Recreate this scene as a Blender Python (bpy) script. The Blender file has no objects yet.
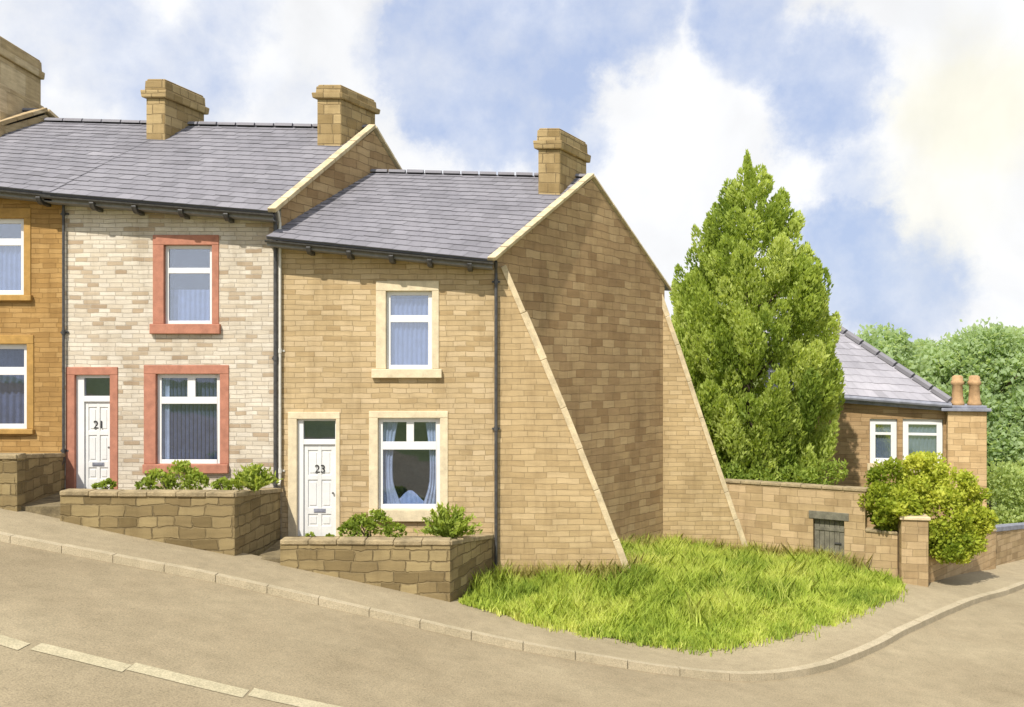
import bpy, math, random
import numpy as np
from mathutils import Vector

random.seed(7); np.random.seed(7)
S = bpy.context.scene
COL = S.collection
R = math.radians
V = Vector

# ------------------------------------------------------------------ camera
F_PX, CAM_D, CAM_Z, HOR = 900.0, 20.0, 5.0, 370.0
cam = bpy.data.cameras.new('camera'); cam_o = bpy.data.objects.new('camera', cam); COL.objects.link(cam_o)
cam_o.location = (0, -CAM_D, CAM_Z); cam_o.rotation_euler = (R(90), 0, 0)
cam.sensor_width = 36; cam.lens = F_PX/1024*36
cam.shift_y = (HOR-353.5)/1024
cam.clip_end = 3000
S.camera = cam_o

# ------------------------------------------------------------------ light
SUN_DIR = V((-0.37, -0.66, 0.88)).normalized()          # towards the sun
elev = math.asin(SUN_DIR.z); azim = math.atan2(SUN_DIR.x, SUN_DIR.y)
sun = bpy.data.lights.new('sun', 'SUN'); sun.energy = 5.0; sun.angle = R(0.6); sun.color = (1.0, 0.94, 0.84)
sun_o = bpy.data.objects.new('sun', sun); COL.objects.link(sun_o)
sun_o.rotation_euler = (-SUN_DIR).to_track_quat('-Z', 'Y').to_euler()

def sky_dir(px, py):
    return V((px-512, F_PX, HOR-py)).normalized()

world = bpy.data.worlds.new('World'); S.world = world; world.use_nodes = True
def build_world():
    nt = world.node_tree; N = nt.nodes; L = nt.links
    for n in list(N): N.remove(n)
    out = N.new('ShaderNodeOutputWorld'); bg = N.new('ShaderNodeBackground')
    sky = N.new('ShaderNodeTexSky'); sky.sky_type = 'NISHITA'; sky.sun_disc = False
    sky.sun_elevation = elev; sky.sun_rotation = azim
    sky.air_density = 1.0; sky.dust_density = 1.5; sky.ozone_density = 1.5
    tc = N.new('ShaderNodeTexCoord')
    nz = N.new('ShaderNodeTexNoise'); nz.inputs['Scale'].default_value = 5.5; nz.inputs['Detail'].default_value = 11; nz.inputs['Roughness'].default_value = .66
    L.new(tc.outputs['Generated'], nz.inputs['Vector'])
    sub = N.new('ShaderNodeVectorMath'); sub.operation = 'SUBTRACT'; sub.inputs[1].default_value = (.5,.5,.5)
    L.new(nz.outputs['Color'], sub.inputs[0])
    sc = N.new('ShaderNodeVectorMath'); sc.operation = 'SCALE'; sc.inputs['Scale'].default_value = .17
    L.new(sub.outputs[0], sc.inputs[0])
    add = N.new('ShaderNodeVectorMath'); add.operation = 'ADD'
    L.new(tc.outputs['Generated'], add.inputs[0]); L.new(sc.outputs[0], add.inputs[1])
    def blobs(lst):
        last = None
        for (px, py, r0, r1, amp) in lst:
            d = N.new('ShaderNodeVectorMath'); d.operation = 'DISTANCE'; d.inputs[1].default_value = sky_dir(px, py)
            L.new(add.outputs[0], d.inputs[0])
            m = N.new('ShaderNodeMapRange'); m.interpolation_type = 'SMOOTHERSTEP'
            m.inputs['From Min'].default_value = r0/F_PX; m.inputs['From Max'].default_value = r1/F_PX
            m.inputs['To Min'].default_value = amp; m.inputs['To Max'].default_value = 0
            L.new(d.outputs['Value'], m.inputs['Value'])
            if last is None: last = m.outputs[0]
            else:
                a = N.new('ShaderNodeMath'); a.operation = 'MAXIMUM'; L.new(last, a.inputs[0]); L.new(m.outputs[0], a.inputs[1]); last = a.outputs[0]
        return last
    # gaps of blue between the clouds
    gaps = blobs([(490,65,45,155,1.0),(555,140,20,80,.62),(440,140,10,90,.45),(620,15,20,110,.8),(740,20,20,110,.75),(815,90,20,115,.8),(840,180,10,90,.6),(835,240,20,110,.9),(905,285,10,110,.8),
                  (170,80,30,130,.58),(60,30,40,140,.6),(290,100,10,90,.4),(220,5,20,100,.55),(40,90,10,90,.45),(400,45,10,80,.5)])
    n2 = N.new('ShaderNodeTexNoise'); n2.inputs['Scale'].default_value = 2.2; n2.inputs['Detail'].default_value = 6
    L.new(tc.outputs['Generated'], n2.inputs['Vector'])
    # elsewhere in the dome broken cloud from noise, only behind the viewer
    sep = N.new('ShaderNodeSeparateXYZ'); L.new(tc.outputs['Generated'], sep.inputs[0])
    back = N.new('ShaderNodeMapRange'); back.inputs['From Min'].default_value = .45; back.inputs['From Max'].default_value = .1
    back.inputs['To Min'].default_value = 0; back.inputs['To Max'].default_value = 1; L.new(sep.outputs['Y'], back.inputs['Value'])
    nr = N.new('ShaderNodeMapRange'); nr.inputs['From Min'].default_value = .42; nr.inputs['From Max'].default_value = .6
    L.new(n2.outputs['Fac'], nr.inputs['Value'])
    bm = N.new('ShaderNodeMath'); bm.operation = 'MULTIPLY'; L.new(back.outputs[0], bm.inputs[0]); L.new(nr.outputs[0], bm.inputs[1])
    mx = N.new('ShaderNodeMath'); mx.operation = 'MAXIMUM'; L.new(gaps, mx.inputs[0]); L.new(bm.outputs[0], mx.inputs[1])
    n4 = N.new('ShaderNodeTexNoise'); n4.inputs['Scale'].default_value = 5.5; n4.inputs['Detail'].default_value = 12; n4.inputs['Roughness'].default_value = .6; n4.inputs['Distortion'].default_value = .25
    L.new(tc.outputs['Generated'], n4.inputs['Vector'])
    nm = N.new('ShaderNodeMath'); nm.operation = 'MULTIPLY_ADD'; nm.inputs[1].default_value = 1.15; nm.inputs[2].default_value = -.575; L.new(n4.outputs['Fac'], nm.inputs[0])
    na = N.new('ShaderNodeMath'); na.operation = 'ADD'; L.new(mx.outputs[0], na.inputs[0]); L.new(nm.outputs[0], na.inputs[1])
    ns = N.new('ShaderNodeMapRange'); ns.interpolation_type = 'SMOOTHSTEP'; ns.inputs['From Min'].default_value = .22; ns.inputs['From Max'].default_value = .78; L.new(na.outputs[0], ns.inputs['Value'])
    # cloud colour with soft variation and a warm patch
    warm = blobs([(985,110,20,110,.9),(940,200,20,110,.5)])
    cw = N.new('ShaderNodeMix'); cw.data_type = 'RGBA'; cw.inputs['A'].default_value = (10.2,10.3,10.5,1); cw.inputs['B'].default_value = (10.3,10.0,8.5,1)
    L.new(warm, cw.inputs['Factor'])
    n3 = N.new('ShaderNodeTexNoise'); n3.inputs['Scale'].default_value = 7; n3.inputs['Detail'].default_value = 8; n3.inputs['Distortion'].default_value = .4
    L.new(tc.outputs['Generated'], n3.inputs['Vector'])
    r3 = N.new('ShaderNodeMapRange'); r3.inputs['From Min'].default_value = .3; r3.inputs['From Max'].default_value = .62; r3.inputs['To Min'].default_value = .86; r3.inputs['To Max'].default_value = 1.03; L.new(n3.outputs['Fac'], r3.inputs['Value'])
    cwm = N.new('ShaderNodeVectorMath'); cwm.operation = 'SCALE'; L.new(cw.outputs['Result'], cwm.inputs[0]); L.new(r3.outputs[0], cwm.inputs['Scale'])
    # thin high veil over the blue
    veil = N.new('ShaderNodeMix'); veil.data_type = 'RGBA'; veil.inputs['Factor'].default_value = .82
    veil.inputs['B'].default_value = (5.5,6.6,9.3,1)
    L.new(sky.outputs[0], veil.inputs['A'])
    fin = N.new('ShaderNodeMix'); fin.data_type = 'RGBA'
    n5 = N.new('ShaderNodeTexNoise'); n5.inputs['Scale'].default_value = 9; n5.inputs['Detail'].default_value = 9; n5.inputs['Roughness'].default_value = .62; L.new(tc.outputs['Generated'], n5.inputs['Vector'])
    r5 = N.new('ShaderNodeMapRange'); r5.inputs['From Min'].default_value = .32; r5.inputs['From Max'].default_value = .6; r5.inputs['To Min'].default_value = .5; r5.inputs['To Max'].default_value = 1; L.new(n5.outputs['Fac'], r5.inputs['Value'])
    m5 = N.new('ShaderNodeMath'); m5.operation = 'MULTIPLY'; L.new(ns.outputs[0], m5.inputs[0]); L.new(r5.outputs[0], m5.inputs[1])
    L.new(m5.outputs[0], fin.inputs['Factor']); L.new(cwm.outputs[0], fin.inputs['A']); L.new(veil.outputs['Result'], fin.inputs['B'])
    bg.inputs['Strength'].default_value = .085
    L.new(fin.outputs['Result'], bg.inputs['Color']); L.new(bg.outputs[0], out.inputs['Surface'])
build_world()
S.view_settings.view_transform = 'Standard'; S.view_settings.look = 'None'
S.view_settings.exposure = 0.22; S.view_settings.gamma = 1
S.view_settings.use_curve_mapping = False
S.cycles.max_bounces = 6; S.cycles.transparent_max_bounces = 8
S.cycles.caustics_reflective = False; S.cycles.caustics_refractive = False

# ------------------------------------------------------------------ helpers
def at(px, py, d):
    """world point seen at a place in the picture, d metres in front of the viewer"""
    return V(((px-512)*d/F_PX, d-CAM_D, CAM_Z-(py-HOR)*d/F_PX))
def fx(px): return (px-512)/45.0
def fz(py): return CAM_Z-(py-HOR)/45.0

class Frame:
    def __init__(s, o, ang=0.0):
        s.o = V(o); c, n = math.cos(ang), math.sin(ang)
        s.x = V((c, n, 0)); s.y = V((-n, c, 0)); s.z = V((0,0,1))
    def p(s, x, y, z): return s.o + s.x*x + s.y*y + s.z*z
WORLD = Frame((0,0,0))

class MB:
    def __init__(s): s.v=[]; s.f=[]; s.m=[]; s.t=[]; s.uv=[]
    def face(s, pts, mat=0, tint=.5):
        pts = [V(p) for p in pts]; b = len(s.v); s.v += pts
        s.f.append(list(range(b, b+len(pts)))); s.m.append(mat); s.t.append(tint)
        n = V((0,0,0))
        for i in range(len(pts)):
            a, c = pts[i], pts[(i+1) % len(pts)]
            n += V(((a.y-c.y)*(a.z+c.z), (a.z-c.z)*(a.x+c.x), (a.x-c.x)*(a.y+c.y)))
        if n.length < 1e-12: n = V((0,0,1))
        n.normalize()
        t = V((1,0,0)) if abs(n.z) > .97 else V((0,0,1)).cross(n).normalized()
        w = n.cross(t)
        s.uv.append([(p.dot(t), p.dot(w)) for p in pts])
    def hexa(s, q, mat=0, tint=.5):
        """8 points: bottom ring 0-3 counter-clockwise from above, top ring 4-7"""
        for idx in ((3,2,1,0),(4,5,6,7),(0,1,5,4),(1,2,6,5),(2,3,7,6),(3,0,4,7)):
            s.face([q[i] for i in idx], mat, tint)
    def box(s, fr, x0,x1,y0,y1,z0,z1, mat=0, tint=.5):
        s.hexa([fr.p(x0,y0,z0),fr.p(x1,y0,z0),fr.p(x1,y1,z0),fr.p(x0,y1,z0),
                fr.p(x0,y0,z1),fr.p(x1,y0,z1),fr.p(x1,y1,z1),fr.p(x0,y1,z1)], mat, tint)
    def prism(s, poly, off, mat=0, tint=.5, mats=None):
        """poly seen counter-clockwise from the side away from off, extruded by off"""
        poly = [V(p) for p in poly]; off = V(off); q = [p+off for p in poly]
        s.face(poly, mat, tint); s.face(q[::-1], mat, tint); n = len(poly)
        for i in range(n):
            j = (i+1) % n
            s.face([poly[j], poly[i], q[i], q[j]], mat if mats is None else mats, tint)
    def tube(s, pts, r, seg=8, mat=0, cap=True):
        pts = [V(p) for p in pts]; rings = []
        rr = r if isinstance(r, (list, tuple)) else [r]*len(pts)
        for i, p in enumerate(pts):
            d = (pts[min(i+1,len(pts)-1)]-pts[max(i-1,0)]).normalized()
            a = d.cross(V((0,0,1)) if abs(d.z) < .9 else V((1,0,0))).normalized(); b = d.cross(a)
            rings.append([p+(a*math.cos(2*math.pi*k/seg)+b*math.sin(2*math.pi*k/seg))*rr[i] for k in range(seg)])
        for i in range(len(pts)-1):
            for k in range(seg):
                s.face([rings[i][k], rings[i][(k+1)%seg], rings[i+1][(k+1)%seg], rings[i+1][k]], mat)
        if cap: s.face(rings[0][::-1], mat); s.face(rings[-1], mat)
    def build(s, name, mats, parent=None, bevel=0, smooth=False, weld=False):
        me = bpy.data.meshes.new(name)
        me.from_pydata([tuple(p) for p in s.v], [], s.f)
        for m in (mats if isinstance(mats, (list, tuple)) else [mats]): me.materials.append(m)
        me.polygons.foreach_set('material_index', s.m)
        uvl = me.uv_layers.new(name='UVMap'); uvl.data.foreach_set('uv', [c for f in s.uv for q in f for c in q])
        at_ = me.attributes.new('tint', 'FLOAT', 'FACE'); at_.data.foreach_set('value', s.t)
        if smooth or weld or bevel:
            import bmesh
            bm = bmesh.new(); bm.from_mesh(me); bmesh.ops.remove_doubles(bm, verts=bm.verts, dist=1e-4)
            bmesh.ops.recalc_face_normals(bm, faces=bm.faces)
            bm.to_mesh(me); bm.free()
        if smooth: me.polygons.foreach_set('use_smooth', [True]*len(me.polygons))
        me.update()
        return link(name, me, parent, bevel)
def link(name, me, parent=None, bevel=0):
    o = bpy.data.objects.new(name, me); COL.objects.link(o)
    if parent is not None:
        o.parent = parent
        o.matrix_parent_inverse = world_of(parent).inverted()
    if bevel:
        b = o.modifiers.new('bevel', 'BEVEL'); b.width = bevel; b.segments = 2; b.limit_method = 'ANGLE'
    return o
def world_of(o):
    from mathutils import Matrix
    m = Matrix.Translation(o.location) if o.type == 'EMPTY' else Matrix.Identity(4)
    return m
def tag(o, label=None, cat=None, group=None, kind=None):
    if label: o['label'] = label
    if cat: o['category'] = cat
    if group: o['group'] = group
    if kind: o['kind'] = kind
    return o
def thing(name, loc, label, cat, group=None):
    o = bpy.data.objects.new(name, None); COL.objects.link(o); o.location = loc; o.empty_display_size = .3
    return tag(o, label, cat, group)

# ------------------------------------------------------------------ materials
class NT:
    def __init__(s, name):
        s.m = bpy.data.materials.new(name); s.m.use_nodes = True
        s.t = s.m.node_tree; s.N = s.t.nodes; s.L = s.t.links
        s.b = s.N['Principled BSDF']; s.out = s.N['Material Output']
    def n(s, typ, **kw):
        x = s.N.new('ShaderNode'+typ)
        for k, v in kw.items(): setattr(x, k, v)
        return x
    def l(s, a, b): s.L.new(a, b)
    def noise(s, vec, scale, detail=4, rough=.55):
        x = s.n('TexNoise'); x.inputs['Scale'].default_value = scale; x.inputs['Detail'].default_value = detail; x.inputs['Roughness'].default_value = rough
        if vec is not None: s.l(vec, x.inputs['Vector'])
        return x
    def ramp(s, fac, stops, interp='LINEAR'):
        x = s.n('ValToRGB'); x.color_ramp.interpolation = interp; e = x.color_ramp.elements
        while len(e) < len(stops): e.new(.5)
        for el, (p, c) in zip(e, stops): el.position = p; el.color = (*c, 1)
        s.l(fac, x.inputs['Fac']); return x.outputs['Color']
    def mix(s, a, b, fac, mode='MIX'):
        x = s.n('Mix', data_type='RGBA', blend_type=mode)
        for val, key in ((a,'A'),(b,'B')):
            if isinstance(val, tuple): x.inputs[key].default_value = (*val, 1)
            else: s.l(val, x.inputs[key])
        if isinstance(fac, float): x.inputs['Factor'].default_value = fac
        else: s.l(fac, x.inputs['Factor'])
        return x.outputs['Result']
    def rng(s, v, a, b, c, d):
        x = s.n('MapRange'); 
        for k, q in zip(('From Min','From Max','To Min','To Max'), (a,b,c,d)): x.inputs[k].default_value = q
        s.l(v, x.inputs['Value']); return x.outputs[0]
    def math(s, op, a, b):
        x = s.n('Math', operation=op)
        for i, q in enumerate((a,b)):
            if isinstance(q, (int,float)): x.inputs[i].default_value = q
            else: s.l(q, x.inputs[i])
        return x.outputs[0]
    def bump(s, h, strength=.5, dist=.02):
        x = s.n('Bump'); x.inputs['Strength'].default_value = strength; x.inputs['Distance'].default_value = dist
        s.l(h, x.inputs['Height']); s.l(x.outputs[0], s.b.inputs['Normal'])
    def done(s, col, rough=.9, spec=.3):
        if isinstance(col, tuple): s.b.inputs['Base Color'].default_value = (*col, 1)
        else: s.l(col, s.b.inputs['Base Color'])
        s.b.inputs['Roughness'].default_value = rough; s.b.inputs['Specular IOR Level'].default_value = spec
        return s.m

def stone_mat(name, stops, mortar, bw, bh, msize=.008, wash=((.8,.8,.8),(1.1,1.1,1.1)), bumpd=.018, streak=.35, wobble=.03, mortar_mix=.75):
    """coursed stone: every block its own tint, worn joints, long stains"""
    t = NT(name)
    uv = t.n('UVMap').outputs[0]
    wob = t.noise(uv, 1.7, 3)
    sb = t.n('VectorMath', operation='SUBTRACT'); sb.inputs[1].default_value = (.5,.5,.5); t.l(wob.outputs['Color'], sb.inputs[0])
    wb2 = t.noise(uv, 9, 2)
    sb2 = t.n('VectorMath', operation='SUBTRACT'); sb2.inputs[1].default_value = (.5,.5,.5); t.l(wb2.outputs['Color'], sb2.inputs[0])
    s1 = t.n('VectorMath', operation='SCALE'); s1.inputs['Scale'].default_value = wobble*2; t.l(sb.outputs[0], s1.inputs[0])
    s2 = t.n('VectorMath', operation='SCALE'); s2.inputs['Scale'].default_value = wobble*.7; t.l(sb2.outputs[0], s2.inputs[0])
    a1 = t.n('VectorMath', operation='ADD'); t.l(uv, a1.inputs[0]); t.l(s1.outputs[0], a1.inputs[1])
    a2 = t.n('VectorMath', operation='ADD'); t.l(a1.outputs[0], a2.inputs[0]); t.l(s2.outputs[0], a2.inputs[1])
    br = t.n('TexBrick'); t.l(a2.outputs[0], br.inputs['Vector'])
    br.offset = .45; br.squash = .7; br.squash_frequency = 3
    br.inputs['Color1'].default_value = (0,0,0,1); br.inputs['Color2'].default_value = (1,1,1,1); br.inputs['Mortar'].default_value = (.5,.5,.5,1)
    br.inputs['Scale'].default_value = 1; br.inputs['Brick Width'].default_value = bw; br.inputs['Row Height'].default_value = bh
    br.inputs['Mortar Size'].default_value = msize; br.inputs['Mortar Smooth'].default_value = .6
    blk = t.ramp(br.outputs['Color'], stops)
    mp = t.n('Mapping'); mp.inputs['Scale'].default_value = (1.2, 7, 1); t.l(uv, mp.inputs['Vector'])
    st = t.noise(mp.outputs[0], 1.3, 6, .65)
    c = t.mix(blk, t.ramp(st.outputs['Fac'], [(.3, wash[0]), (.7, wash[1])]), streak+.45, 'MULTIPLY')
    big = t.noise(uv, .45, 5, .6)
    c = t.mix(c, t.ramp(big.outputs['Fac'], [(.3, (.82,.8,.78)), (.68, (1.1,1.08,1.05))]), .8, 'MULTIPLY')
    mv = t.n('Mapping'); mv.inputs['Scale'].default_value = (2.6, .35, 1); t.l(uv, mv.inputs['Vector'])
    vs = t.noise(mv.outputs[0], 1.0, 7, .68)
    c = t.mix(c, t.ramp(vs.outputs['Fac'], [(.33,(.70,.67,.63)),(.5,(1,1,1)),(.72,(1.06,1.05,1.03))]), .55, 'MULTIPLY')
    grain = t.noise(uv, 55, 4, .7)
    c = t.mix(c, t.ramp(grain.outputs['Fac'], [(.3, (.82,.82,.82)), (.7, (1.12,1.12,1.12))]), .7, 'MULTIPLY')
    jn = t.noise(uv, 3.1, 3)
    jf = t.math('MULTIPLY', br.outputs['Fac'], t.rng(jn.outputs['Fac'], .38, .64, .1*mortar_mix, mortar_mix))
    c = t.mix(c, mortar, jf)
    h = t.math('SUBTRACT', t.math('ADD', t.math('MULTIPLY', grain.outputs['Fac'], .35), t.math('MULTIPLY', br.outputs['Color'], .25)), t.math('MULTIPLY', br.outputs['Fac'], .9))
    t.bump(h, .9, bumpd*1.5)
    return t.done(c, .93, .2)

M = {}
M['tan_stone'] = stone_mat('tan_sandstone', [(0,(.42,.305,.16)),(.15,(.49,.37,.205)),(.6,(.545,.42,.245)),(1,(.585,.46,.285))], (.36,.265,.14), .42, .115, .007)
M['gable_stone'] = stone_mat('shade_browned_gable_sandstone', [(0,(.34,.22,.11)),(.25,(.41,.275,.145)),(.7,(.47,.325,.17)),(1,(.53,.38,.21))], (.23,.15,.08), .55, .2, .009, wobble=.05)  # coarser, browner copy of the stone; the gable's shaded tone is in its colour
M['butt_stone'] = stone_mat('buttress_sandstone', [(0,(.43,.315,.165)),(.3,(.48,.355,.19)),(.7,(.52,.39,.215)),(1,(.57,.435,.25))], (.33,.24,.13), .5, .13, .006)
M['pale_stone'] = stone_mat('pale_cream_stone', [(0,(.41,.315,.22)),(.12,(.49,.40,.29)),(.22,(.60,.535,.43)),(.6,(.64,.58,.48)),(1,(.70,.65,.56))], (.52,.46,.38), .36, .095, .007)
M['ochre_stone'] = stone_mat('ochre_stone', [(0,(.35,.21,.075)),(.5,(.41,.25,.09)),(1,(.47,.30,.12))], (.28,.16,.055), .42, .11, .006)
M['wall_stone'] = stone_mat('garden_wall_stone', [(0,(.20,.15,.07)),(.3,(.27,.205,.10)),(.7,(.335,.26,.13)),(1,(.40,.315,.16))], (.17,.13,.07), .52, .215, .016, bumpd=.05, wobble=.08, streak=.5)
M['back_stone'] = stone_mat('boundary_wall_stone', [(0,(.36,.26,.14)),(.4,(.43,.32,.175)),(1,(.52,.39,.23))], (.34,.25,.14), .5, .2, .006)
M['villa_stone'] = stone_mat('villa_stone', [(0,(.33,.22,.11)),(.5,(.40,.27,.145)),(1,(.45,.32,.175))], (.3,.21,.12), .5, .15, .005)
M['breast_stone'] = stone_mat('chimney_breast_stone', [(0,(.46,.32,.165)),(.5,(.55,.39,.21)),(1,(.62,.46,.26))], (.4,.3,.17), .5, .2, .005)
M['chim_stone'] = stone_mat('chimney_stone', [(0,(.30,.215,.10)),(.5,(.40,.295,.15)),(1,(.50,.38,.20))], (.18,.13,.075), .42, .24, .012, wobble=.03)
M['render_stone'] = stone_mat('weathered_chimney_render', [(0,(.46,.36,.21)),(.5,(.55,.44,.27)),(1,(.62,.52,.35))], (.42,.33,.2), 1.1, .6, .004, wash=((.62,.58,.55),(1.08,1.05,1.02)), streak=.5)

def plain(name, col, var=.12, rough=.8, scale=6, spec=.3, bump=.0, bd=.01, aniso=None):
    t = NT(name); tc = t.n('TexCoord').outputs['Object']
    a = t.noise(tc, scale, 5, .6); b = t.noise(tc, scale*9, 4, .6)
    lo = tuple(max(0,c*(1-var*1.6)) for c in col); hi = tuple(c*(1+var) for c in col)
    c = t.ramp(a.outputs['Fac'], [(.3,lo),(.7,hi)])
    c = t.mix(c, t.ramp(b.outputs['Fac'], [(.3,(1-var,)*3),(.7,(1+var*.6,)*3)]), .8, 'MULTIPLY')
    if bump: t.bump(b.outputs['Fac'], bump, bd)
    return t.done(c, rough, spec)
M['cream_trim'] = plain('cream_stone_trim', (.66,.56,.38), .12, .85, 5, bump=.3)
M['coping'] = plain('cream_coping_stone', (.60,.49,.31), .18, .9, 4, bump=.5)
M['wall_coping'] = plain('weathered_wall_coping', (.36,.285,.165), .26, .95, 4, bump=.9, bd=.02)
M['red_trim'] = plain('red_painted_sandstone', (.43,.19,.125), .13, .8, 6, bump=.25)
M['ochre_trim'] = plain('ochre_stone_trim', (.42,.25,.075), .14, .85, 5, bump=.3)
M['white_paint'] = plain('white_gloss_paint', (.73,.73,.72), .03, .35, 3, .5)
M['door_paint'] = plain('white_door_paint', (.70,.70,.685), .05, .4, 3, .5)
M['black_iron'] = plain('black_painted_iron', (.065,.064,.064), .3, .45, 12, .5)
M['grey_iron'] = plain('grey_downpipe_paint', (.16,.155,.15), .2, .5, 9, .5)
M['pale_pipe'] = plain('pale_downpipe_paint', (.62,.60,.54), .08, .5, 8, .4)
M['fascia'] = plain('shadow_grey_fascia', (.24,.24,.25), .15, .7, 8)  # grey lowered so the board's colour deepens the eaves shadow
M['black_letter'] = plain('black_numerals', (.02,.02,.022), .1, .4, 8, .5)
M['net_reflection_blue'] = plain('net_and_sky_reflection_blue', (.50,.56,.74), .12, .9, 5)  # net colour; behind upper panes its blue stands in for reflected sky
M['blind'] = plain('slate_blue_blind', (.17,.18,.26), .15, .7, 6)
M['drape_blue'] = plain('blue_curtain', (.60,.61,.68), .15, .9, 4)
M['green_pot'] = plain('clay_chimney_pot', (.47,.30,.155), .18, .85, 5, bump=.3)
M['lead'] = plain('lead_flashing', (.24,.25,.30), .2, .6, 4)
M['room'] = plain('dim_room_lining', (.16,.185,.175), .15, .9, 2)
M['gate'] = plain('weathered_grey_gate_boards', (.165,.155,.115), .25, .8, 5)
M['trunk'] = plain('tree_bark', (.10,.075,.05), .3, .95, 9, bump=.8, bd=.03)
M['soil'] = plain('garden_soil', (.20,.16,.09), .3, .95, 5, bump=.6)
M['post_paper'] = plain('plaster_ornament', (.6,.62,.66), .1, .6, 8)

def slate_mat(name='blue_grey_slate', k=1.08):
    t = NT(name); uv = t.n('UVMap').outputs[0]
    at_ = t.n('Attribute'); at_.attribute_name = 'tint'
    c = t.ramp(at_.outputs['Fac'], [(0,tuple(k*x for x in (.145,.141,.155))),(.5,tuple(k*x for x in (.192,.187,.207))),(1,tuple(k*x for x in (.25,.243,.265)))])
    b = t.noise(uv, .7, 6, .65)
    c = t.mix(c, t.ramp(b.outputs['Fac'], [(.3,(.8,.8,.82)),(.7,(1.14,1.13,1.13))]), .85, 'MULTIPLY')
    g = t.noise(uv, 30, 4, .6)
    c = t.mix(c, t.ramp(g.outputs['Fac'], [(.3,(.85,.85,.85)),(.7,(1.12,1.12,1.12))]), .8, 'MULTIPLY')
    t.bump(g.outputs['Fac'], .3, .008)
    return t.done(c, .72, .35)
M['slate'] = slate_mat()
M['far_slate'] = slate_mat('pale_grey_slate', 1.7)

def ground_mat(name, c0, c1, c2, scale=1.2, grain=60, bump=.35, crack=False, rough=.95):
    t = NT(name); tc = t.n('TexCoord').outputs['Object']
    a = t.noise(tc, scale*.35, 6, .62); b = t.noise(tc, scale*2.6, 5, .6); g = t.noise(tc, grain, 3, .7)
    c = t.ramp(a.outputs['Fac'], [(.28,c0),(.5,c1),(.72,c2)])
    c = t.mix(c, t.ramp(b.outputs['Fac'], [(.3,(.86,.86,.84)),(.7,(1.1,1.09,1.08))]), .8, 'MULTIPLY')
    c = t.mix(c, t.ramp(g.outputs['Fac'], [(.3,(.6,.6,.6)),(.5,(1,1,1)),(.75,(1.35,1.34,1.3))]), .85, 'MULTIPLY')
    if crack:
        v = t.n('TexVoronoi', feature='DISTANCE_TO_EDGE'); v.inputs['Scale'].default_value = .28
        w = t.noise(tc, 1.1, 4); mx = t.mix(tc, w.outputs['Color'], .35); t.l(mx, v.inputs['Vector'])
        k = t.rng(v.outputs['Distance'], .0, .005, .22, 0.0)
        c = t.mix(c, (.10,.085,.06), k)
    t.bump(g.outputs['Fac'], bump, .012)
    return t.done(c, rough, .25)
M['road'] = ground_mat('worn_buff_road', (.255,.207,.13), (.305,.252,.162), (.35,.294,.192), 1.0, 42, .6)
M['pavement'] = ground_mat('buff_pavement', (.29,.24,.155), (.335,.28,.183), (.38,.32,.212), 1.4, 50, .45)
M['kerb'] = ground_mat('pale_kerb_stone', (.35,.30,.20), (.41,.35,.24), (.47,.405,.285), 2.0, 50, .3)
M['paint'] = ground_mat('worn_road_paint', (.38,.335,.22), (.44,.39,.26), (.50,.445,.305), 3.0, 40, .2)
M['meadow'] = ground_mat('rough_ground', (.12,.15,.04), (.17,.21,.06), (.22,.25,.08), .6, 20, .4)
M['verge_soil'] = ground_mat('verge_turf', (.20,.25,.05), (.30,.36,.07), (.38,.43,.10), 1.6, 30, .5)

def leaf_mat(name, c0, c1, c2, trans=.45):
    t = NT(name)
    at_ = t.n('Attribute'); at_.attribute_name = 'tint'
    c = t.ramp(at_.outputs['Fac'], [(0,c0),(.5,c1),(1,c2)])
    t.done(c, .6, .25)
    tr = t.n('BsdfTranslucent'); bright = t.mix(c, (1.25,1.2,.7), 1.0, 'MULTIPLY'); t.l(bright, tr.inputs['Color'])
    mx = t.n('MixShader'); mx.inputs[0].default_value = trans
    t.l(t.b.outputs[0], mx.inputs[1]); t.l(tr.outputs[0], mx.inputs[2]); t.l(mx.outputs[0], t.out.inputs['Surface'])
    return t.m
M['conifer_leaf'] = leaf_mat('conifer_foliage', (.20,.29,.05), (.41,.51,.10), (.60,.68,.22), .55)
M['bush_leaf'] = leaf_mat('golden_shrub_foliage', (.16,.23,.02), (.38,.45,.05), (.60,.62,.10))
M['shrub_leaf'] = leaf_mat('green_shrub_foliage', (.15,.22,.03), (.31,.40,.06), (.48,.56,.13))
M['far_leaf'] = leaf_mat('haze_paled_tree_foliage', (.37,.49,.28), (.46,.58,.34), (.55,.66,.42), .6)  # distance haze put into the leaf colour, paler and bluer
M['hedge_leaf'] = leaf_mat('pale_hedge_foliage', (.30,.40,.14), (.45,.55,.20), (.58,.66,.28), .5)
M['grass'] = leaf_mat('verge_grass', (.27,.38,.06), (.50,.60,.11), (.70,.74,.22), .45)
M['dry_grass'] = leaf_mat('dry_grass', (.30,.25,.08), (.40,.36,.11), (.50,.46,.18), .35)

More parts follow.
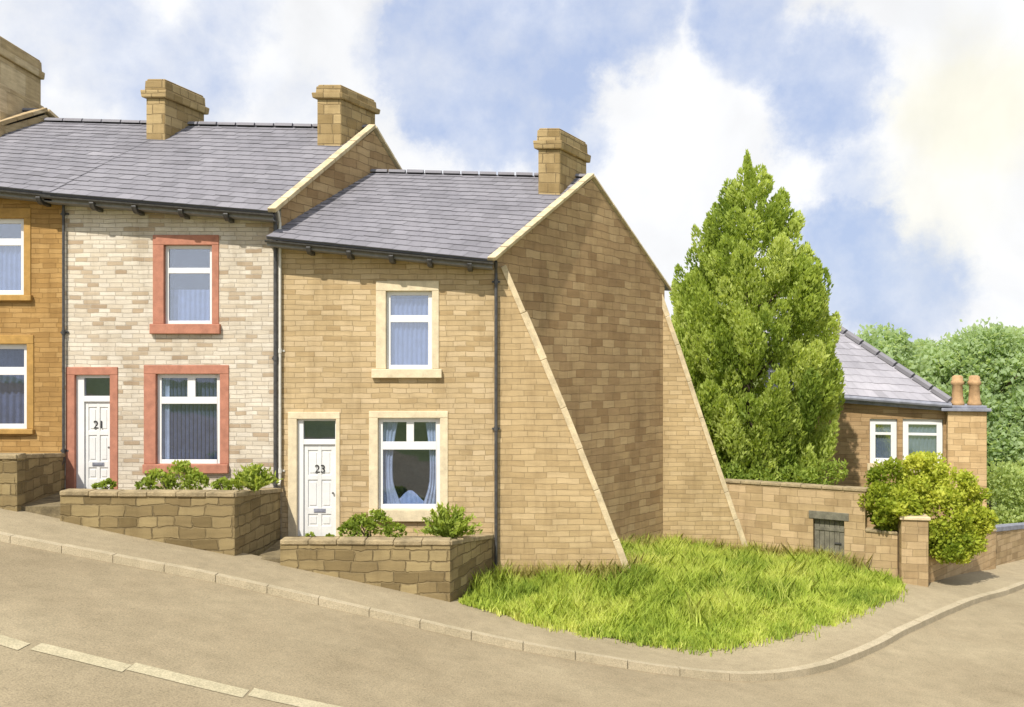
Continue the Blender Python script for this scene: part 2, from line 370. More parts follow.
def glass_mat(name, tint, refl):
    t = NT(name); t.N.remove(t.b)
    tr = t.n('BsdfTransparent'); tr.inputs['Color'].default_value = (*tint,1)
    gl = t.n('BsdfGlossy'); gl.inputs['Roughness'].default_value = .03; gl.inputs['Color'].default_value = (.85,.9,1,1)
    tc = t.n('TexCoord').outputs['Object']; nz = t.noise(tc, 1.3, 2)
    bp = t.n('Bump'); bp.inputs['Strength'].default_value = .08; bp.inputs['Distance'].default_value = .05
    t.l(nz.outputs['Fac'], bp.inputs['Height']); t.l(bp.outputs[0], gl.inputs['Normal'])
    mx = t.n('MixShader'); mx.inputs[0].default_value = refl
    t.l(tr.outputs[0], mx.inputs[1]); t.l(gl.outputs[0], mx.inputs[2]); t.l(mx.outputs[0], t.out.inputs['Surface'])
    return t.m
M['glass'] = glass_mat('window_glass', (.80,.85,.93), .28)
M['dark_glass'] = glass_mat('dark_window_glass', (.80,.85,.92), .09)

# ------------------------------------------------------------------ the lie of the land
ctrl = []
def cp(px, py, d, dz=0.0): p = at(px, py, d); ctrl.append((p.x, p.y, p.z+dz))
WB = [(0,508),(75,524),(150,540),(280,565),(350,580),(450,602)]
for a in WB: cp(*a, 17.5)
KERB = [(0,541,15.8),(100,560,15.8),(200,579,15.8),(340,610,15.8),(500,646,15.6),(600,664,15.5),(680,676,15.5),(740,681,15.7),(790,678,16.1),
        (835,668,16.9),(880,649,18.3),(920,628,20.2),(980,602,23.2),(1024,588,25.9)]
for a in KERB: cp(*a, dz=.12)
EDGE = [(462,605,17.5),(510,617,17.4),(560,629,17.3),(620,641,17.2),(680,648,17.2),(740,645,17.5),(800,630,18.6),(850,612,20.3),(905,590,23.2),(928,583,24.7),(995,569,28.8)]
for a in EDGE: cp(*a)
cp(500,582,20); cp(628,582,20); cp(661,548,26); cp(748,560,26); cp(830,566,25.2); cp(890,581,24.2)
for a in ((130,668,11.2),(247,693,11.2),(20,645,11.2)): cp(*a, dz=.12)
ctrl += [(-30,-2.5,6.1),(-30,-4.2,6.0),(-28,-10,5.8),(0,-9,.55),(0,-20,.75),(0,-35,.8),(-20,-25,4.4),(12,-9,-.75),(22,-8,-1.7),(25,-25,-1.8),
         (-10,8,2.6),(-3,9,1.0),(-30,10,6.2),(8,8,-.35),(10,12,-.6),(14,14,-1.2),(20,20,-2.1),(30,33,-3.4),(20,12,-1.7),(30,14,-2.6),(45,10,-3.6),
         (0,30,0),(60,70,-4),(-60,60,9),(0,110,2),(110,110,0),(-110,0,15),(110,-20,-7),(0,-120,-2),(-100,-100,4),(100,-100,-5),(60,30,-4.4),
         (-400,400,30),(400,400,4),(-400,-400,8),(400,-400,-10),(0,400,12),(0,-400,-4),(400,0,-5),(-400,0,30)]
_c = np.array(ctrl)
def _fit():
    n = len(_c); A = np.zeros((n+3, n+3)); r = np.hypot(_c[:,None,0]-_c[None,:,0], _c[:,None,1]-_c[None,:,1])
    A[:n,:n] = np.sqrt(r*r+.6**2) - .0; A[:n,:n] += np.eye(n)*-.02
    A[:n,n:] = np.c_[np.ones(n), _c[:,:2]]; A[n:,:n] = A[:n,n:].T
    return np.linalg.solve(A, np.r_[_c[:,2], 0,0,0])
_w = _fit()
def G(x, y):
    x = np.asarray(x, float); y = np.asarray(y, float)
    r = np.sqrt((x[...,None]-_c[:,0])**2 + (y[...,None]-_c[:,1])**2 + .36)
    return r @ _w[:-3] + _w[-3] + _w[-2]*x + _w[-1]*y
def g(x, y): return float(G(x, y))

def spline(pts, n):
    pts = [np.array(p, float) for p in pts]; P = [2*pts[0]-pts[1]] + pts + [2*pts[-1]-pts[-2]]; out = []
    for i in range(1, len(P)-2):
        for k in range(12):
            t = k/12; a, b, c, d = P[i-1:i+3]
            out.append(.5*((2*b)+(-a+c)*t+(2*a-5*b+4*c-d)*t*t+(-a+3*b-3*c+d)*t**3))
    out.append(P[-2]); out = np.array(out); L = np.r_[0, np.cumsum(np.hypot(*np.diff(out, axis=0).T))]
    s = np.linspace(0, L[-1], n); return np.c_[np.interp(s, L, out[:,0]), np.interp(s, L, out[:,1])]
kerb_xy = [(-34,-4.2),(-22,-4.2),(-14,-4.2)] + [tuple(at(*k)[:2]) for k in KERB] + [(21,13.2),(30,23),(44,39)]
KC = spline(kerb_xy, 260)
def offset(c, d):
    t = np.gradient(c, axis=0); t /= np.hypot(t[:,0], t[:,1])[:,None]
    return c + np.c_[-t[:,1], t[:,0]]*d                     # + is landward (left of travel)
back_xy = [(-34,-2.5),(-22,-2.5),(-14,-2.5),(-9.9,-2.5),(-5,-2.5)] + [tuple(at(*k)[:2]) for k in EDGE] + [(19,13.4),(28,23.6),(42,40)]
BC = spline(back_xy, 260)

def sheet(name, X, Y, Z, mat, kind='structure', keep=None, parent=None):
    h, w = X.shape; v = np.c_[X.ravel(), Y.ravel(), Z.ravel()]
    f = []
    for i in range(h-1):
        for j in range(w-1):
            if keep is None or keep[i,j]: f.append((i*w+j, i*w+j+1, (i+1)*w+j+1, (i+1)*w+j))
    me = bpy.data.meshes.new(name); me.from_pydata(v.tolist(), [], f); me.materials.append(mat)
    me.polygons.foreach_set('use_smooth', [True]*len(me.polygons)); me.update()
    o = link(name, me, parent)
    if kind and parent is None: o['kind'] = kind
    return o
def axis(lo, hi, fine_lo, fine_hi, step, n):
    a = np.arange(fine_lo, fine_hi+1e-6, step)
    l = fine_lo-(np.geomspace(step, step+fine_lo-lo, n)-step)[::-1][:-1]; r = fine_hi+(np.geomspace(step, step+hi-fine_hi, n)-step)[1:]
    return np.r_[l, a, r]
def signed_land(x, y):
    """positive on the land side of the kerb"""
    P = np.c_[x.ravel(), y.ravel()]; out = np.empty(len(P)); t = np.gradient(KC, axis=0)
    for s in range(0, len(P), 4000):
        q = P[s:s+4000]; d = q[:,None,:]-KC[None]; k = np.argmin((d**2).sum(-1), 1)
        dd = d[np.arange(len(q)), k]; cr = t[k,0]*dd[:,1]-t[k,1]*dd[:,0]
        out[s:s+4000] = np.sign(cr)*np.hypot(dd[:,0], dd[:,1])
    return out.reshape(x.shape)

ax = axis(-420, 420, -40, 60, 1.0, 22); ay = axis(-420, 420, -40, 70, 1.0, 22)
X, Y = np.meshgrid(ax, ay); sheet('ground', X, Y, G(X, Y)-.25, M['meadow'])
X, Y = np.meshgrid(np.arange(-34, 44, .4), np.arange(-20, 40, .4)); Sd = signed_land(X, Y)
road = sheet('road', X, Y, G(X, Y)-.12, M['road'], keep=((Sd < .9) & (Sd > -14))[:-1,:-1])
# pavement and kerb
ts = np.linspace(0, 1, 8); inner = offset(KC, .14)
near = np.array([BC[np.argmin(((BC-k)**2).sum(1))] for k in KC])
# smooth the pairing so that the strip never folds
idx = np.array([np.argmin(((BC-k)**2).sum(1)) for k in KC], float); idx = np.maximum.accumulate(idx)
idx = np.convolve(np.pad(idx, 6, mode='edge'), np.ones(13)/13, 'valid'); near = np.c_[np.interp(idx, np.arange(260), BC[:,0]), np.interp(idx, np.arange(260), BC[:,1])]
near = near + (near-inner)*.25                               # runs on under the turf and walls
PX = inner[:,0][:,None]*(1-ts)+near[:,0][:,None]*ts; PY = inner[:,1][:,None]*(1-ts)+near[:,1][:,None]*ts
sheet('pavement', PX, PY, G(PX, PY), M['pavement'])
def kerb():
    mb = MB(); o_ = offset(KC, -.02); i_ = offset(KC, .145); L = np.r_[0, np.cumsum(np.hypot(*np.diff(KC, axis=0).T))]
    n = int(L[-1]/.9)
    for k in range(n):
        s0, s1 = k*.9+.006, (k+1)*.9-.006
        def pt(c, s, dz):
            x = np.interp(s, L, c[:,0]); y = np.interp(s, L, c[:,1]); return V((x, y, g(x, y)+dz))
        dz = random.uniform(-.006,.006); sm = (s0+s1)/2
        for (a, b) in ((s0,sm),(sm,s1)):
            mb.face([pt(o_,a,.012+dz),pt(o_,b,.012+dz),pt(i_,b,.014+dz),pt(i_,a,.014+dz)], 0, random.random())
            mb.face([pt(o_,a,-.16),pt(o_,b,-.16),pt(o_,b,.012+dz),pt(o_,a,.012+dz)])
            mb.face([pt(i_,b,-.1),pt(i_,a,-.1),pt(i_,a,.014+dz),pt(i_,b,.014+dz)])
        mb.face([pt(o_,s0,-.16),pt(o_,s0,.012+dz),pt(i_,s0,.014+dz),pt(i_,s0,-.16)]); mb.face([pt(o_,s1,-.16),pt(i_,s1,-.16),pt(i_,s1,.014+dz),pt(o_,s1,.012+dz)])
    o = mb.build('kerb', M['kerb']); o['kind'] = 'structure'
kerb()
# painted centre line
def dash(x0, x1, yc0, yc1, w):
    n = 8; xs = np.linspace(x0, x1, n); ys = np.linspace(yc0, yc1, n)
    X = np.repeat(xs[:,None], 4, 1); Y = ys[:,None]+np.linspace(-w/2, w/2, 4)[None]
    sheet('centre_line_dash', X, Y, G(X, Y)-.112, M['paint'], parent=road)
cl = [(-6,638,24,645),(36,645,127,666),(131,666,246,693),(251,692,345,711)]
for a, b, c, d in cl:
    p, q = at(a, b, 11.25), at(c, d, 11.15); dash(p.x, q.x, p.y, q.y, .29)
for k in range(1,6):
    dash(-6.6-1.5*k, -5.3-1.5*k, -8.75, -8.75, .24); 
    dash(-2.0+1.5*(k-1)+.05, -.6+1.5*(k-1), -8.85, -8.85, .24)
# ------------------------------------------------------------------ openings in walls
def panel(mb, fr, x0, x1, z0, top, holes, depth=.2, mat=0):
    """a wall face with rectangular holes and reveals; top(x) gives its upper edge"""
    xs = sorted({x0, x1, *[h[0] for h in holes if x0 < h[0] < x1], *[h[1] for h in holes if x0 < h[1] < x1]})
    zs = sorted({z0, *[h[2] for h in holes], *[h[3] for h in holes]}); zs.append(None)
    for i in range(len(xs)-1):
        for j in range(len(zs)-1):
            a, b = xs[i], xs[i+1]; c = zs[j]; d0 = top(a) if zs[j+1] is None else zs[j+1]; d1 = top(b) if zs[j+1] is None else zs[j+1]
            mx, mz = (a+b)/2, (c+(d0+d1)/2)/2
            if any(h[0] < mx < h[1] and h[2] < mz < h[3] for h in holes): continue
            mb.face([fr.p(a,0,c), fr.p(b,0,c), fr.p(b,0,d1), fr.p(a,0,d0)], mat)
    for a, b, c, d in holes:
        mb.face([fr.p(a,0,c),fr.p(a,0,d),fr.p(a,depth,d),fr.p(a,depth,c)], mat); mb.face([fr.p(b,0,d),fr.p(b,0,c),fr.p(b,depth,c),fr.p(b,depth,d)], mat)
        mb.face([fr.p(a,0,d),fr.p(b,0,d),fr.p(b,depth,d),fr.p(a,depth,d)], mat); mb.face([fr.p(b,0,c),fr.p(a,0,c),fr.p(a,depth,c),fr.p(b,depth,c)], mat)

def window(parent, fr, op, outer, sill, trim, bars, curtain=None, ring=.075, sill_h=None, glass='glass', room=True):
    """op, outer: (x0,x1,z0,z1); bars: list of boxes (x0,x1,z0,z1) of the white frame"""
    x0,x1,z0,z1 = op; r = ring
    mb = MB()
    for a in ((x0,x0+r,z0,z1),(x1-r,x1,z0,z1),(x0+r,x1-r,z1-r,z1),(x0+r,x1-r,z0,z0+r)): mb.box(fr, a[0],a[1], .085,.15, a[2],a[3])
    for a in bars: mb.box(fr, a[0],a[1], .088,.147, a[2],a[3])
    w = mb.build('window', M['white_paint'], parent, .006, weld=True)
    if outer:
        o = MB(); X0,X1,Z0,Z1 = outer
        zb = Z0 if not sill else sill[3]
        o.box(fr, X0,x0,-.022,.16,zb,z1); o.box(fr, x1,X1,-.022,.16,zb,z1); o.box(fr, X0,X1,-.026,.165,z1,Z1)
        if not sill: o.box(fr, X0,X1,-.026,.165,Z0-.001,z0)
        o.build('window_surround', M[trim], w, .012, weld=True)
    if sill:
        s = MB(); s.box(fr, sill[0],sill[1],-.10,.16,sill[2],sill[3]-.001); s.build('sill', M[trim], w, .015, weld=True)
    p = MB(); p.box(fr, x0+.02,x1-.02,.118,.124,z0+.02,z1-.02); p.build('pane', M[glass], w)
    if curtain: curtain(w, fr, (x0+r*.4,x1-r*.4,z0+r*.4,z1-r*.4))
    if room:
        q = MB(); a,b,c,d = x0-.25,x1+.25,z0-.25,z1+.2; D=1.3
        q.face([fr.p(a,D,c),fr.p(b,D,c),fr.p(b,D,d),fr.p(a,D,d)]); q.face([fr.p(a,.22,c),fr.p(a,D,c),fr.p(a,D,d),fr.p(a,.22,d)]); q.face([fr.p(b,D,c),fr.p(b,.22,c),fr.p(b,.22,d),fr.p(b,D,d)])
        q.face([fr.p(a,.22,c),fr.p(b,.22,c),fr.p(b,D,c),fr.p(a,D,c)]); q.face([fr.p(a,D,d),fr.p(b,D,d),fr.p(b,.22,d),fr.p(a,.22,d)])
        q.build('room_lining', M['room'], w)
    return w

def cloth(mb, fr, xl, xr, z0, z1, y, folds, amp):
    """a hanging cloth between two outlines xl(z), xr(z)"""
    nz, nx = 14, folds*6; P = []
    for i in range(nz+1):
        z = z1+(z0-z1)*i/nz; a, b = xl(z), xr(z)
        P.append([fr.p(a+(b-a)*j/nx, y+amp*math.sin(2*math.pi*folds*j/nx+.4*i/nz), z) for j in range(nx+1)])
    for i in range(nz):
        for j in range(nx): mb.face([P[i+1][j],P[i+1][j+1],P[i][j+1],P[i][j]])
def c_net(mat, y=.2, lift=None):
    def f(w, fr, r):
        mb = MB(); cloth(mb, fr, lambda z: r[0], lambda z: r[1], r[2], r[3] if lift is None else r[2]+(r[3]-r[2])*lift, y, 9, .022); mb.build('curtain', M[mat], w, smooth=True)
    return f
def c_blinds(w, fr, r):
    mb = MB(); n = 15; s = (r[1]-r[0])/n
    for k in range(n): 
        x = r[0]+s*k; mb.face([fr.p(x+.01,.2,r[2]),fr.p(x+s*.82,.235,r[2]),fr.p(x+s*.82,.235,r[3]),fr.p(x+.01,.2,r[3])])
    mb.build('blind', M['blind'], w)
    d = MB(); cloth(d, fr, lambda z: r[0], lambda z: r[0]+.2, r[2], r[3], .185, 3, .012); d.build('curtain', M['drape_blue'], w, smooth=True)
def c_parted(w, fr, r):
    x0,x1,z0,z1 = r; W = x1-x0; H = z1-z0
    def left(z): t = (z1-z)/H; return x0+W*(.30-.10*math.sin(t*math.pi*.9))+(.0 if t < .75 else (t-.75)*W*.35)
    for sgn in (0,1):
        d = MB()
        if sgn == 0: cloth(d, fr, lambda z: x0, left, z0, z1, .2, 4, .02)
        else: cloth(d, fr, lambda z: x1-(left(z)-x0)*.8, lambda z: x1, z0, z1, .2, 4, .02)
        d.build('curtain', M['drape_blue'], w, smooth=True)
    c = MB()                                              # low net café curtain, dipping at the sides
    cx = (x0+x1)/2
    for k in range(16):
        a, b = x0+W*(.18+.64*k/16), x0+W*(.18+.64*(k+1)/16)
        ha = H*.17*math.exp(-((a-cx)/(.2*W))**2)+.02; hb = H*.17*math.exp(-((b-cx)/(.2*W))**2)+.02
        c.face([fr.p(a,.23+.01*(k%2),z0),fr.p(b,.23+.01*((k+1)%2),z0),fr.p(b,.23+.01*((k+1)%2),z0+hb),fr.p(a,.23+.01*(k%2),z0+ha)])
    c.build('net_curtain', M['net_reflection_blue'], w)

def text_mesh(name, body, size, fr, x, y, z, mat, parent):
    cu = bpy.data.curves.new(name, 'FONT'); cu.body = body; cu.size = size; cu.extrude = .004; cu.align_x = 'CENTER'; cu.align_y = 'CENTER'; cu.space_character = .98
    t = bpy.data.objects.new(name+'_source', cu); COL.objects.link(t)
    dg = bpy.context.evaluated_depsgraph_get(); me = bpy.data.meshes.new_from_object(t.evaluated_get(dg)); bpy.data.objects.remove(t)
    for v in me.vertices:
        c = v.co; v.co = fr.p(x+c.x, y-c.z, z+c.y)
    me.materials.clear(); me.materials.append(M[mat]); me.name = name
    return link(name, me, parent)

def door(parent, fr, op, outer, trim, leaf, number, fan):
    """op opening, leaf (x0,x1,z0,z1), fan pane (x0,x1,z0,z1)"""
    x0,x1,z0,z1 = op; a,b,c,d = leaf; mb = MB(); y = .10; w = b-a; h = d-c
    mb.box(fr, a,b,y+.02,y+.06,c,d)
    st = w*.13; mid = a+w/2
    rows = [c, c+.26*h*.9, c+.26*h+.02, c+.62*h, c+.66*h, d]
    for q in ((a,a+st),(b-st,b),(mid-st*.45,mid+st*.45)): mb.box(fr, q[0],q[1],y,y+.021,c,d)
    for z_, t_ in ((c,.12*h),(c+.25*h,.07*h),(c+.62*h,.05*h),(d-.06*h,.06*h)):
        mb.box(fr, a+st,mid-st*.45,y+.002,y+.021,z_,z_+t_); mb.box(fr, mid+st*.45,b-st,y+.002,y+.021,z_,z_+t_)
    for (za,zb) in ((c+.145*h,c+.225*h),(c+.345*h,c+.595*h),(c+.695*h,c+.915*h)):
        for (xa,xb) in ((a+st+.035,mid-st*.45-.035),(mid+st*.45+.035,b-st-.035)): mb.box(fr, xa,xb,y+.008,y+.021,za,zb)
    o = mb.build('door', M['door_paint'], parent, .004, weld=True)
    f = MB()
    f.box(fr, x0,a-.004,.06,.16,z0,z1-.03); f.box(fr, b+.004,x1,.06,.16,z0,z1-.03); f.box(fr, x0,x1,.062,.162,z1-.03,z1)
    f.box(fr, a-.004,b+.004,.061,.161,d+.006,fan[2]); f.box(fr, a-.004,b+.004,.0615,.1615,fan[3],z1-.03)
    f.build('door_frame', M['white_paint'], o, .005, weld=True)
    p = MB(); p.box(fr, a-.02,b+.02,.11,.116,fan[2]-.02,fan[3]+.02); p.build('fanlight_pane', M['dark_glass'], o)
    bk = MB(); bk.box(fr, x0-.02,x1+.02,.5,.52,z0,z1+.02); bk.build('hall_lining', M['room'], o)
    lb = MB(); lb.box(fr, mid-.13,mid+.13,y-.012,y+.004,c+.268*h,c+.308*h); lb.box(fr, mid-.10,mid+.10,y-.018,y-.011,c+.278*h,c+.298*h); lb.build('letter_box', M['lead'], o, .003, weld=True)
    kn = MB(); kn.tube([fr.p(b-st*.5,y,c+.48*h),fr.p(b-st*.5,y-.05,c+.48*h)], [.012,.026], 10); kn.build('door_knob', M['grey_iron'], o)
    text_mesh('house_number', number, .25, fr, mid+.01, y-.006, c+.735*h, 'black_letter', o)
    X0,X1,Z0,Z1 = outer; s = MB()
    s.box(fr, X0,x0,-.022,.2,Z0,z1); s.box(fr, x1,X1,-.022,.2,Z0,z1); s.box(fr, X0,X1,-.026,.205,z1,Z1)
    s.build('door_surround', M[trim], o, .012, weld=True)
    return o

# ------------------------------------------------------------------ houses
def lerp(a, b, t): return a+(b-a)*t
def roof_rows(mb, EL, ER, RL, RR, rows, width, up):
    """overlapping slates between the eaves and the ridge"""
    def pt(s, t): return lerp(lerp(V(EL), V(ER), s), lerp(V(RL), V(RR), s), t)
    n = (V(ER)-V(EL)).cross(V(RL)-V(EL)).normalized()
    if n.z < 0: n = -n
    th = .021; L = (V(ER)-V(EL)).length; k = max(2, int(L/width))
    for i in range(8):
        for j in range(8): mb.face([pt(i/8,j/8)-n*.022, pt((i+1)/8,j/8)-n*.022, pt((i+1)/8,(j+1)/8)-n*.022, pt(i/8,(j+1)/8)-n*.022], 0, .3)
    for i in range(8): mb.face([p-n*.06 for p in ([pt(i/8,1), pt((i+1)/8,1), pt((i+1)/8,0), pt(i/8,0)])], 0, .2)
    q = [pt(0,0), pt(1,0)]; mb.face([q[0]-n*.06, q[1]-n*.06, q[1], q[0]], 0, .2)
    for i in range(rows):
        t0, t1 = i/rows, min(1, (i+1.35)/rows); off = .5 if i % 2 else 0; band = random.uniform(-.07,.07)
        cuts = [0]+[min(1,max(0,(j+off+random.uniform(-.06,.06))/k)) for j in range(0 if off else 1, k)]+[1]
        for s0, s1 in zip(cuts[:-1], cuts[1:]):
            if s1-s0 < 1e-4: continue
            e = .0018/L*2; j = random.uniform(-.012,.012)/3; jz = random.uniform(0,.008); ti = min(1,max(0,random.gauss(.5,.13)+band))
            tj = t0+j if i else t0-.004
            a, b, c, d = pt(s0+e,tj)+n*(th+jz), pt(s1-e,tj)+n*(th+jz), pt(s1-e,t1)+n*.004, pt(s0+e,t1)+n*.004
            a0, b0 = pt(s0+e,tj)+n*.001, pt(s1-e,tj)+n*.001
            mb.face([a,b,c,d], 0, ti); mb.face([a0,b0,b,a], 0, ti*.7)
def coping(mb, p0, p1, width_dir, w, h, n):
    """a run of coping stones lying along a sloping edge"""
    p0, p1 = V(p0), V(p1); d = (p1-p0); u = width_dir; up = d.normalized().cross(u.normalized())
    if up.z < 0: up = -up
    for k in range(n):
        a, b = p0+d*(k/n+.002), p0+d*((k+1)/n-.002); j = random.uniform(-.006,.006)
        q = [a-u*w/2, a+u*w/2, b+u*w/2, b-u*w/2]
        mb.hexa([x-up*.02 for x in q]+[x+up*(h+j) for x in q])
def chimney(parent, x0, x1, y0, y1, sk, zb, zs, zt, mat='chim_stone', oh=.07, flash=True):
    def ring(e, z): return [V((x0-e-e*sk,y0-e,z)), V((x1+e-e*sk,y0-e,z)), V((x1+e+sk*(y1-y0+e),y1+e,z)), V((x0-e+sk*(y1-y0+e),y1+e,z))]
    mb = MB(); mb.hexa(ring(0,zb)+ring(0,zs))
    b1 = zs+(zt-zs)*.38
    mb.hexa(ring(oh,zs-.002)+ring(oh*1.25,b1)); mb.hexa(ring(oh*.35,b1-.001)+ring(oh*.2,zt-.05)); mb.hexa(ring(oh*.0,zt-.051)+ring(-.02,zt))
    c = mb.build('chimney', M[mat], parent, .025, weld=True)
    return c
def house(label, group, XL, SL, XR, SR, EZ, RZ, zb, holes, mats, name='terraced_house', verge=True, verge_tone='coping', brackets=(), over=.43, gutter=True, left_gable=True):
    """EZ eaves heights (left, right) at the roof edge, RZ ridge heights; SL, SR sideways lean of the party lines in plan"""
    YR, YB = 3.0, 6.0
    h = thing(name, ((XL+XR)/2, 0, zb+1), label, 'house', group)
    tt = over/(YR+over)
    wl = lerp(EZ[0], RZ[0], tt)-.07; wr = lerp(EZ[1], RZ[1], tt)-.07
    mb = MB(); top = lambda x: lerp(wl, wr, (x-XL)/(XR-XL))
    panel(mb, WORLD, XL, XR, zb, top, holes, .2, 0)
    rl, rr = V((XL+SL*YR, YR, RZ[0]-.07)), V((XR+SR*YR, YR, RZ[1]-.07))
    bl, br_ = V((XL+SL*YB, YB, wl-.1)), V((XR+SR*YB, YB, wr-.1))
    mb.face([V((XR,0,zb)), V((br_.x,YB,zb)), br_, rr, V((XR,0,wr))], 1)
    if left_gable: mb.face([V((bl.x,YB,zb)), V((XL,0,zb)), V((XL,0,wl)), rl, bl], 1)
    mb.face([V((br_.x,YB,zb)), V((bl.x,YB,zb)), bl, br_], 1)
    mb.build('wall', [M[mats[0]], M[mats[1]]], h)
    ro = MB(); g_ = .0 if not verge else .10
    EL, ER = V((XL-SL*over, -over, EZ[0])), V((XR-SR*over*.2-g_*.3, -over, EZ[1]))
    RL, RR = V((XL+SL*YR, YR, RZ[0])), V((XR+SR*YR-g_, YR, RZ[1]))
    roof_rows(ro, EL, ER, RL, RR, 19, .30, True)
    BL, BR = V((XL+SL*(YB+.25), YB+.25, EZ[0]-.05)), V((XR+SR*(YB+.25), YB+.25, EZ[1]-.05))
    roof_rows(ro, BR, BL, RR, RL, 19, .30, True)
    r = ro.build('roof', M['slate'], h)
    rt = MB(); n = max(3, int((RR-RL).length/.45))
    for k in range(n):
        a, b = lerp(RL, RR, k/n+.004), lerp(RL, RR, (k+1)/n-.004); rr_ = .11+random.uniform(-.006,.006); P = []
        for q in (a,b): P.append([q+V((0,math.cos(math.pi*i/6)*rr_*1.25, math.sin(math.pi*i/6)*rr_*.9-.015)) for i in range(7)])
        for i in range(6): rt.face([P[0][i],P[0][i+1],P[1][i+1],P[1][i]], 0, .35+.3*random.random())
        rt.face(P[0]); rt.face(P[1][::-1])
    rt.build('ridge_tiles', M['slate'], r)
    if verge:
        vc = MB(); u = V((1,0,0)); off = V((-.02,0,0))
        w0 = V((XR-SR*over*.3, -over-.03, EZ[1]-.02)); 
        coping(vc, w0+off, V((XR+SR*YR, YR, RZ[1]+.03))+off, u, .18, .09, 9)
        coping(vc, V((XR+SR*YR, YR+.01, RZ[1]+.03))+off, V((XR+SR*(YB+.25), YB+.25, EZ[1]-.08))+off, u, .18, .08, 9)
        vc.build('verge_coping', M[verge_tone], h, .012, weld=True)
    if gutter:
        gm = MB(); a, b = EL+V((-.02,-.03,-.075)), ER+V((.03,-.03,-.075)); P = []
        for q in (a,b): P.append([q+V((0,-math.cos(math.pi*i/6)*.056,-math.sin(math.pi*i/6)*.056)) for i in range(7)])
        Q = [[p_+(c_-p_)*.16 for p_ in ring] for ring, c_ in zip(P,(a,b))]
        for i in range(6): gm.face([P[0][i],P[1][i],P[1][i+1],P[0][i+1]]); gm.face([Q[0][i+1],Q[1][i+1],Q[1][i],Q[0][i]])
        for i in (0,6): gm.face([P[0][i],Q[0][i],Q[1][i],P[1][i]])
        gm.face(P[0]); gm.face(P[1][::-1])
        fm = MB(); e0, e1 = EL+V((0,.04,-.065)), ER+V((0,.04,-.065)); dn = V((0,0,-.12)); bk = V((0,over-.05,0)); th = V((0,.03,0))  # fascia and soffit added to stop sun leaking behind the gutter
        fm.hexa([e0+dn, e1+dn, e1+dn+th, e0+dn+th, e0, e1, e1+th, e0+th])
        fm.hexa([e0+dn+V((0,.03,0)), e1+dn+V((0,.03,0)), e1+dn+bk, e0+dn+bk]+[q_+V((0,0,.025)) for q_ in (e0+dn+V((0,.03,0)), e1+dn+V((0,.03,0)), e1+dn+bk, e0+dn+bk)])
        fm.build('fascia', M['fascia'], r)
        go = gm.build('gutter', M['black_iron'], h)
        for px in brackets:
            x = (px-512)*19.7/900; s = (x-EL.x)/(ER.x-EL.x); z = lerp(EL.z, ER.z, s)-.13; k = MB()
            poly = [V((x-.05,-over-.06,z)), V((x-.05,-over-.06,z-.03))]+[V((x-.05,-over-.02+i*.045,z-.06-.09*math.sin(math.pi*(i+1)/8))) for i in range(6)]+[V((x-.05,.0,z-.14)), V((x-.05,.0,z))]
            k.prism(poly[::-1], (.1,0,0)); k.build('gutter_bracket', M['black_iron'], go, .008, weld=True)
    return h, r
def downpipe(parent, px, y0, y1, mat='black_iron', r=.038, d=19.9):
    mb = MB(); a, b = at(px,y0,d), at(px,y1,d)
    mb.tube([a+V((0,-.2,.12)), a+V((0,-.1,.02)), a+V((0,0,-.12)), b, b+V((0,-.1,-.1))], r, 10)
    n = max(2, int((a.z-b.z)/1.8))
    for k in range(n):
        z = a.z-.3-k*(a.z-b.z-.5)/(n-1); c = V((a.x,a.y,z)); mb.tube([c-V((0,0,.05)), c+V((0,0,.05))], r*1.35, 10)
        mb.box(Frame(c), -.09,.09,.045,.075,-.02,.02)
    return mb.build('downpipe', M[mat], parent, smooth=False)
def rect(px0, px1, py0, py1): return (fx(px0), fx(px1), fz(py1), fz(py0))
def grow(r, e): return (r[0]-e, r[1]+e, r[2]-e, r[3]+e)
GR = 'terraced houses stepping down the street'

# number 23
op_u = rect(386,432,291,369); op_l = rect(378,440,418,509); op_d = rect(297,336,419,545)
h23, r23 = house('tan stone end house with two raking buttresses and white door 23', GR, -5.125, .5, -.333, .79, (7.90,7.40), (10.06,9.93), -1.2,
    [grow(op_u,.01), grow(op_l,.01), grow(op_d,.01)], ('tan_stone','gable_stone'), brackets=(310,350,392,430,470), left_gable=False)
b = [(op_u[0]+.05, op_u[1]-.05, fz(322), fz(315))]
window(h23, WORLD, op_u, rect(376,439,281,372), rect(372,442,369,378), 'cream_trim', b, c_net('net_reflection_blue', lift=.93), .09)  # blue net added behind the pane for the look of reflected sky
b = [(op_l[0]+.05, op_l[1]-.05, fz(450), fz(442)), (fx(406), fx(413.5), fz(442), op_l[3]-.05)]
window(h23, WORLD, op_l, rect(369,448,411,521), rect(369,448,509,521), 'cream_trim', b, c_parted, .095, glass='dark_glass')
door(h23, WORLD, op_d, rect(288,340,412,550), 'cream_trim', rect(303,334.5,445,538), '23', rect(304,334,421,439.5))
chimney(r23, fx(538)*22.1/20, fx(560)*22.1/20, 2.1, 3.5, .55, 8.7, 10.42, 10.95)
downpipe(h23, 496, 268, 585)
